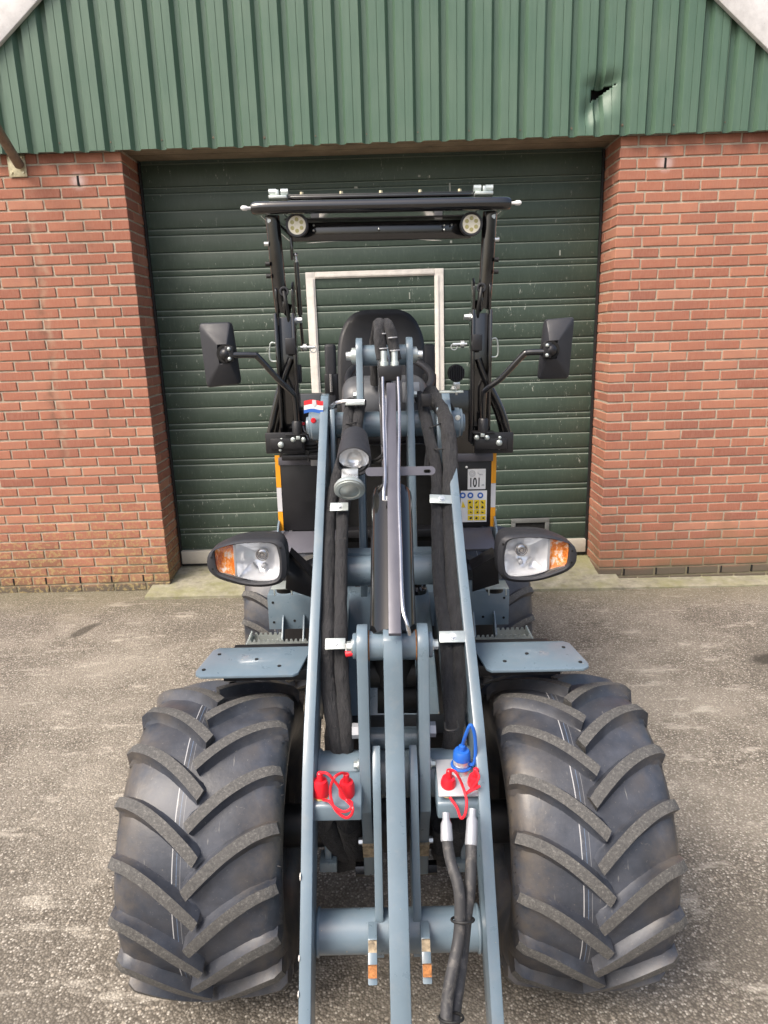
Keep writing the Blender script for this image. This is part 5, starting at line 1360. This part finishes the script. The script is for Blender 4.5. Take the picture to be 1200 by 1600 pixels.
mb = MB(); mb.box((0, ry + .12, rz - .028), (.66, .14, .004)); B('canopy_lining', mb, M['satin'])
for px, py in ((464, 352), (736.5, 350)):
    a = L(px, py, 2.49); k = mpp(350, 2.49)
    mb = MB(); mb.lathe(a + Vector((0, .05, 0)), FRONT, [(0, 12 * k), (.02, 17 * k), (.05, 18 * k), (.054, 17 * k), (.054, 14.2 * k), (.050, 13.8 * k)], 32); o = B('led_lamp', mb, M['plastic'], ang=35)
    mb = MB(); mb.cyl(a + Vector((0, .0, 0)), a + Vector((0, -.0028, 0)), 13.8 * k, n=32); B('lens', mb, M['led'], o)
    for j in range(6):
        t = R(60 * j + 30); q = a + Vector((8.3 * k * math.cos(t), -.0028, 8.3 * k * math.sin(t))); mb = MB(); mb.cyl(q, q + Vector((0, -.001, 0)), 3.1 * k, n=12); B('led', mb, M['ledspot'], o)
for px in (492, 685):
    a = L(px, 336, 2.53); mb = MB(); mb.box(a, (.028, .004, .026)); B('lamp_tab', mb, M['greyink'], bevel=.001)
for px, py in ((490, 352), (490, 360), (592, 358), (694, 352), (694, 359), (706, 351)):
    mb = MB(); mb.ball(L(px, py, 2.532), .004, 8); B('rivet', mb, M['zinc'])
# ---- mirrors
def mirror(s, corners, hub, arm):
    Ym = 2.40
    cs = [L(x, y, Ym) for x, y in corners]; h = L(*hub, Ym - .055)
    ctr = sum(cs, Vector()) / 4
    def ring(q, dy, rad=.12):
        out = []
        for i in range(4):
            p, a, b2 = cs[i], cs[i - 1], cs[(i + 1) % 4]
            for t, e in ((rad, a), (rad * .55, None), (rad, b2)):
                if e is None: v = p.lerp(ctr, .045)
                else: v = p.lerp(e, t * .7)
                v = ctr.lerp(v, q); out.append(v + Vector((0, dy, 0)))
        return out
    mb = MB(); rings = [ring(.97, .030), ring(1.0, .022), ring(1.0, .004), ring(.965, -.004)]
    top = [h.lerp(v, .30) for v in ring(1, 0)]
    top = [Vector((v.x, Ym - .045, v.z)) for v in top]; deep = [Vector((h.x + (v.x - h.x) * .8, Ym - .030, h.z + (v.z - h.z) * .8)) for v in top]
    rings += [top, deep]; n = 12; vs = [p for r_ in rings for p in r_]; fs = [tuple(range(n))]
    for j in range(len(rings) - 1):
        for a in range(n): b2 = (a + 1) % n; fs.append((j * n + a, j * n + b2, (j + 1) * n + b2, (j + 1) * n + a))
    fs.append(tuple((len(rings) - 1) * n + a for a in range(n))); mb.add(vs, fs); o = B('mirror', mb, M['plastic'], bevel=.004, ang=60)
    mb = MB(); mb.cyl((h.x, Ym - .02, h.z), (h.x, Ym - .0475, h.z), .031, n=28); B('socket', mb, M['hole'], o)
    mb = MB(); mb.ball((h.x, Ym - .050, h.z), .020, 16); B('ball_joint', mb, M['satin'], o)
    mb = MB()
    for dz_ in (.016, -.016): mb.ball((h.x - s * .016, Ym - .068, h.z + dz_), .0065, 10)
    B('joint_bolt', mb, M['zincw'], o)
    mb = MB(); mb.box((h.x - s * .014, Ym - .058, h.z), (.028, .012, .05)); B('joint_clamp', mb, M['satin'], o, bevel=.003)
    mb = MB(); r_ = ring(.93, .031); mb.add(r_, [tuple(range(12))]); B('mirror_glass', mb, M['chrome'], o)
    pts = [L(x, y, yy) for x, y, yy in arm]; mb = MB(); mb.tube(pts, .0105, n=12, k=7); ao = B('mirror_arm', mb, M['black'])
    e = pts[-1]; mb = MB(); mb.lathe(e + Vector((0, 0, -.035)), UPV, [(0, .018), (.045, .018), (.05, .014)], 18); B('arm_socket', mb, M['satin'], ao)
    return o
mirror(-1, [(310, 505), (361, 503), (376, 600), (323, 606)], (352, 553), [(358, 555, 2.345), (396, 555, 2.36), (404, 559, 2.365), (436, 594, 2.39), (456, 613, 2.41), (461, 624, 2.42), (464, 664, 2.44)])
mirror(1, [(852, 499), (898, 495), (889, 592), (841, 593)], (861, 547), [(850, 550, 2.345), (825, 551, 2.355), (816, 556, 2.36), (784, 590, 2.39), (762, 607, 2.41), (756, 618, 2.42), (755, 660, 2.44)])
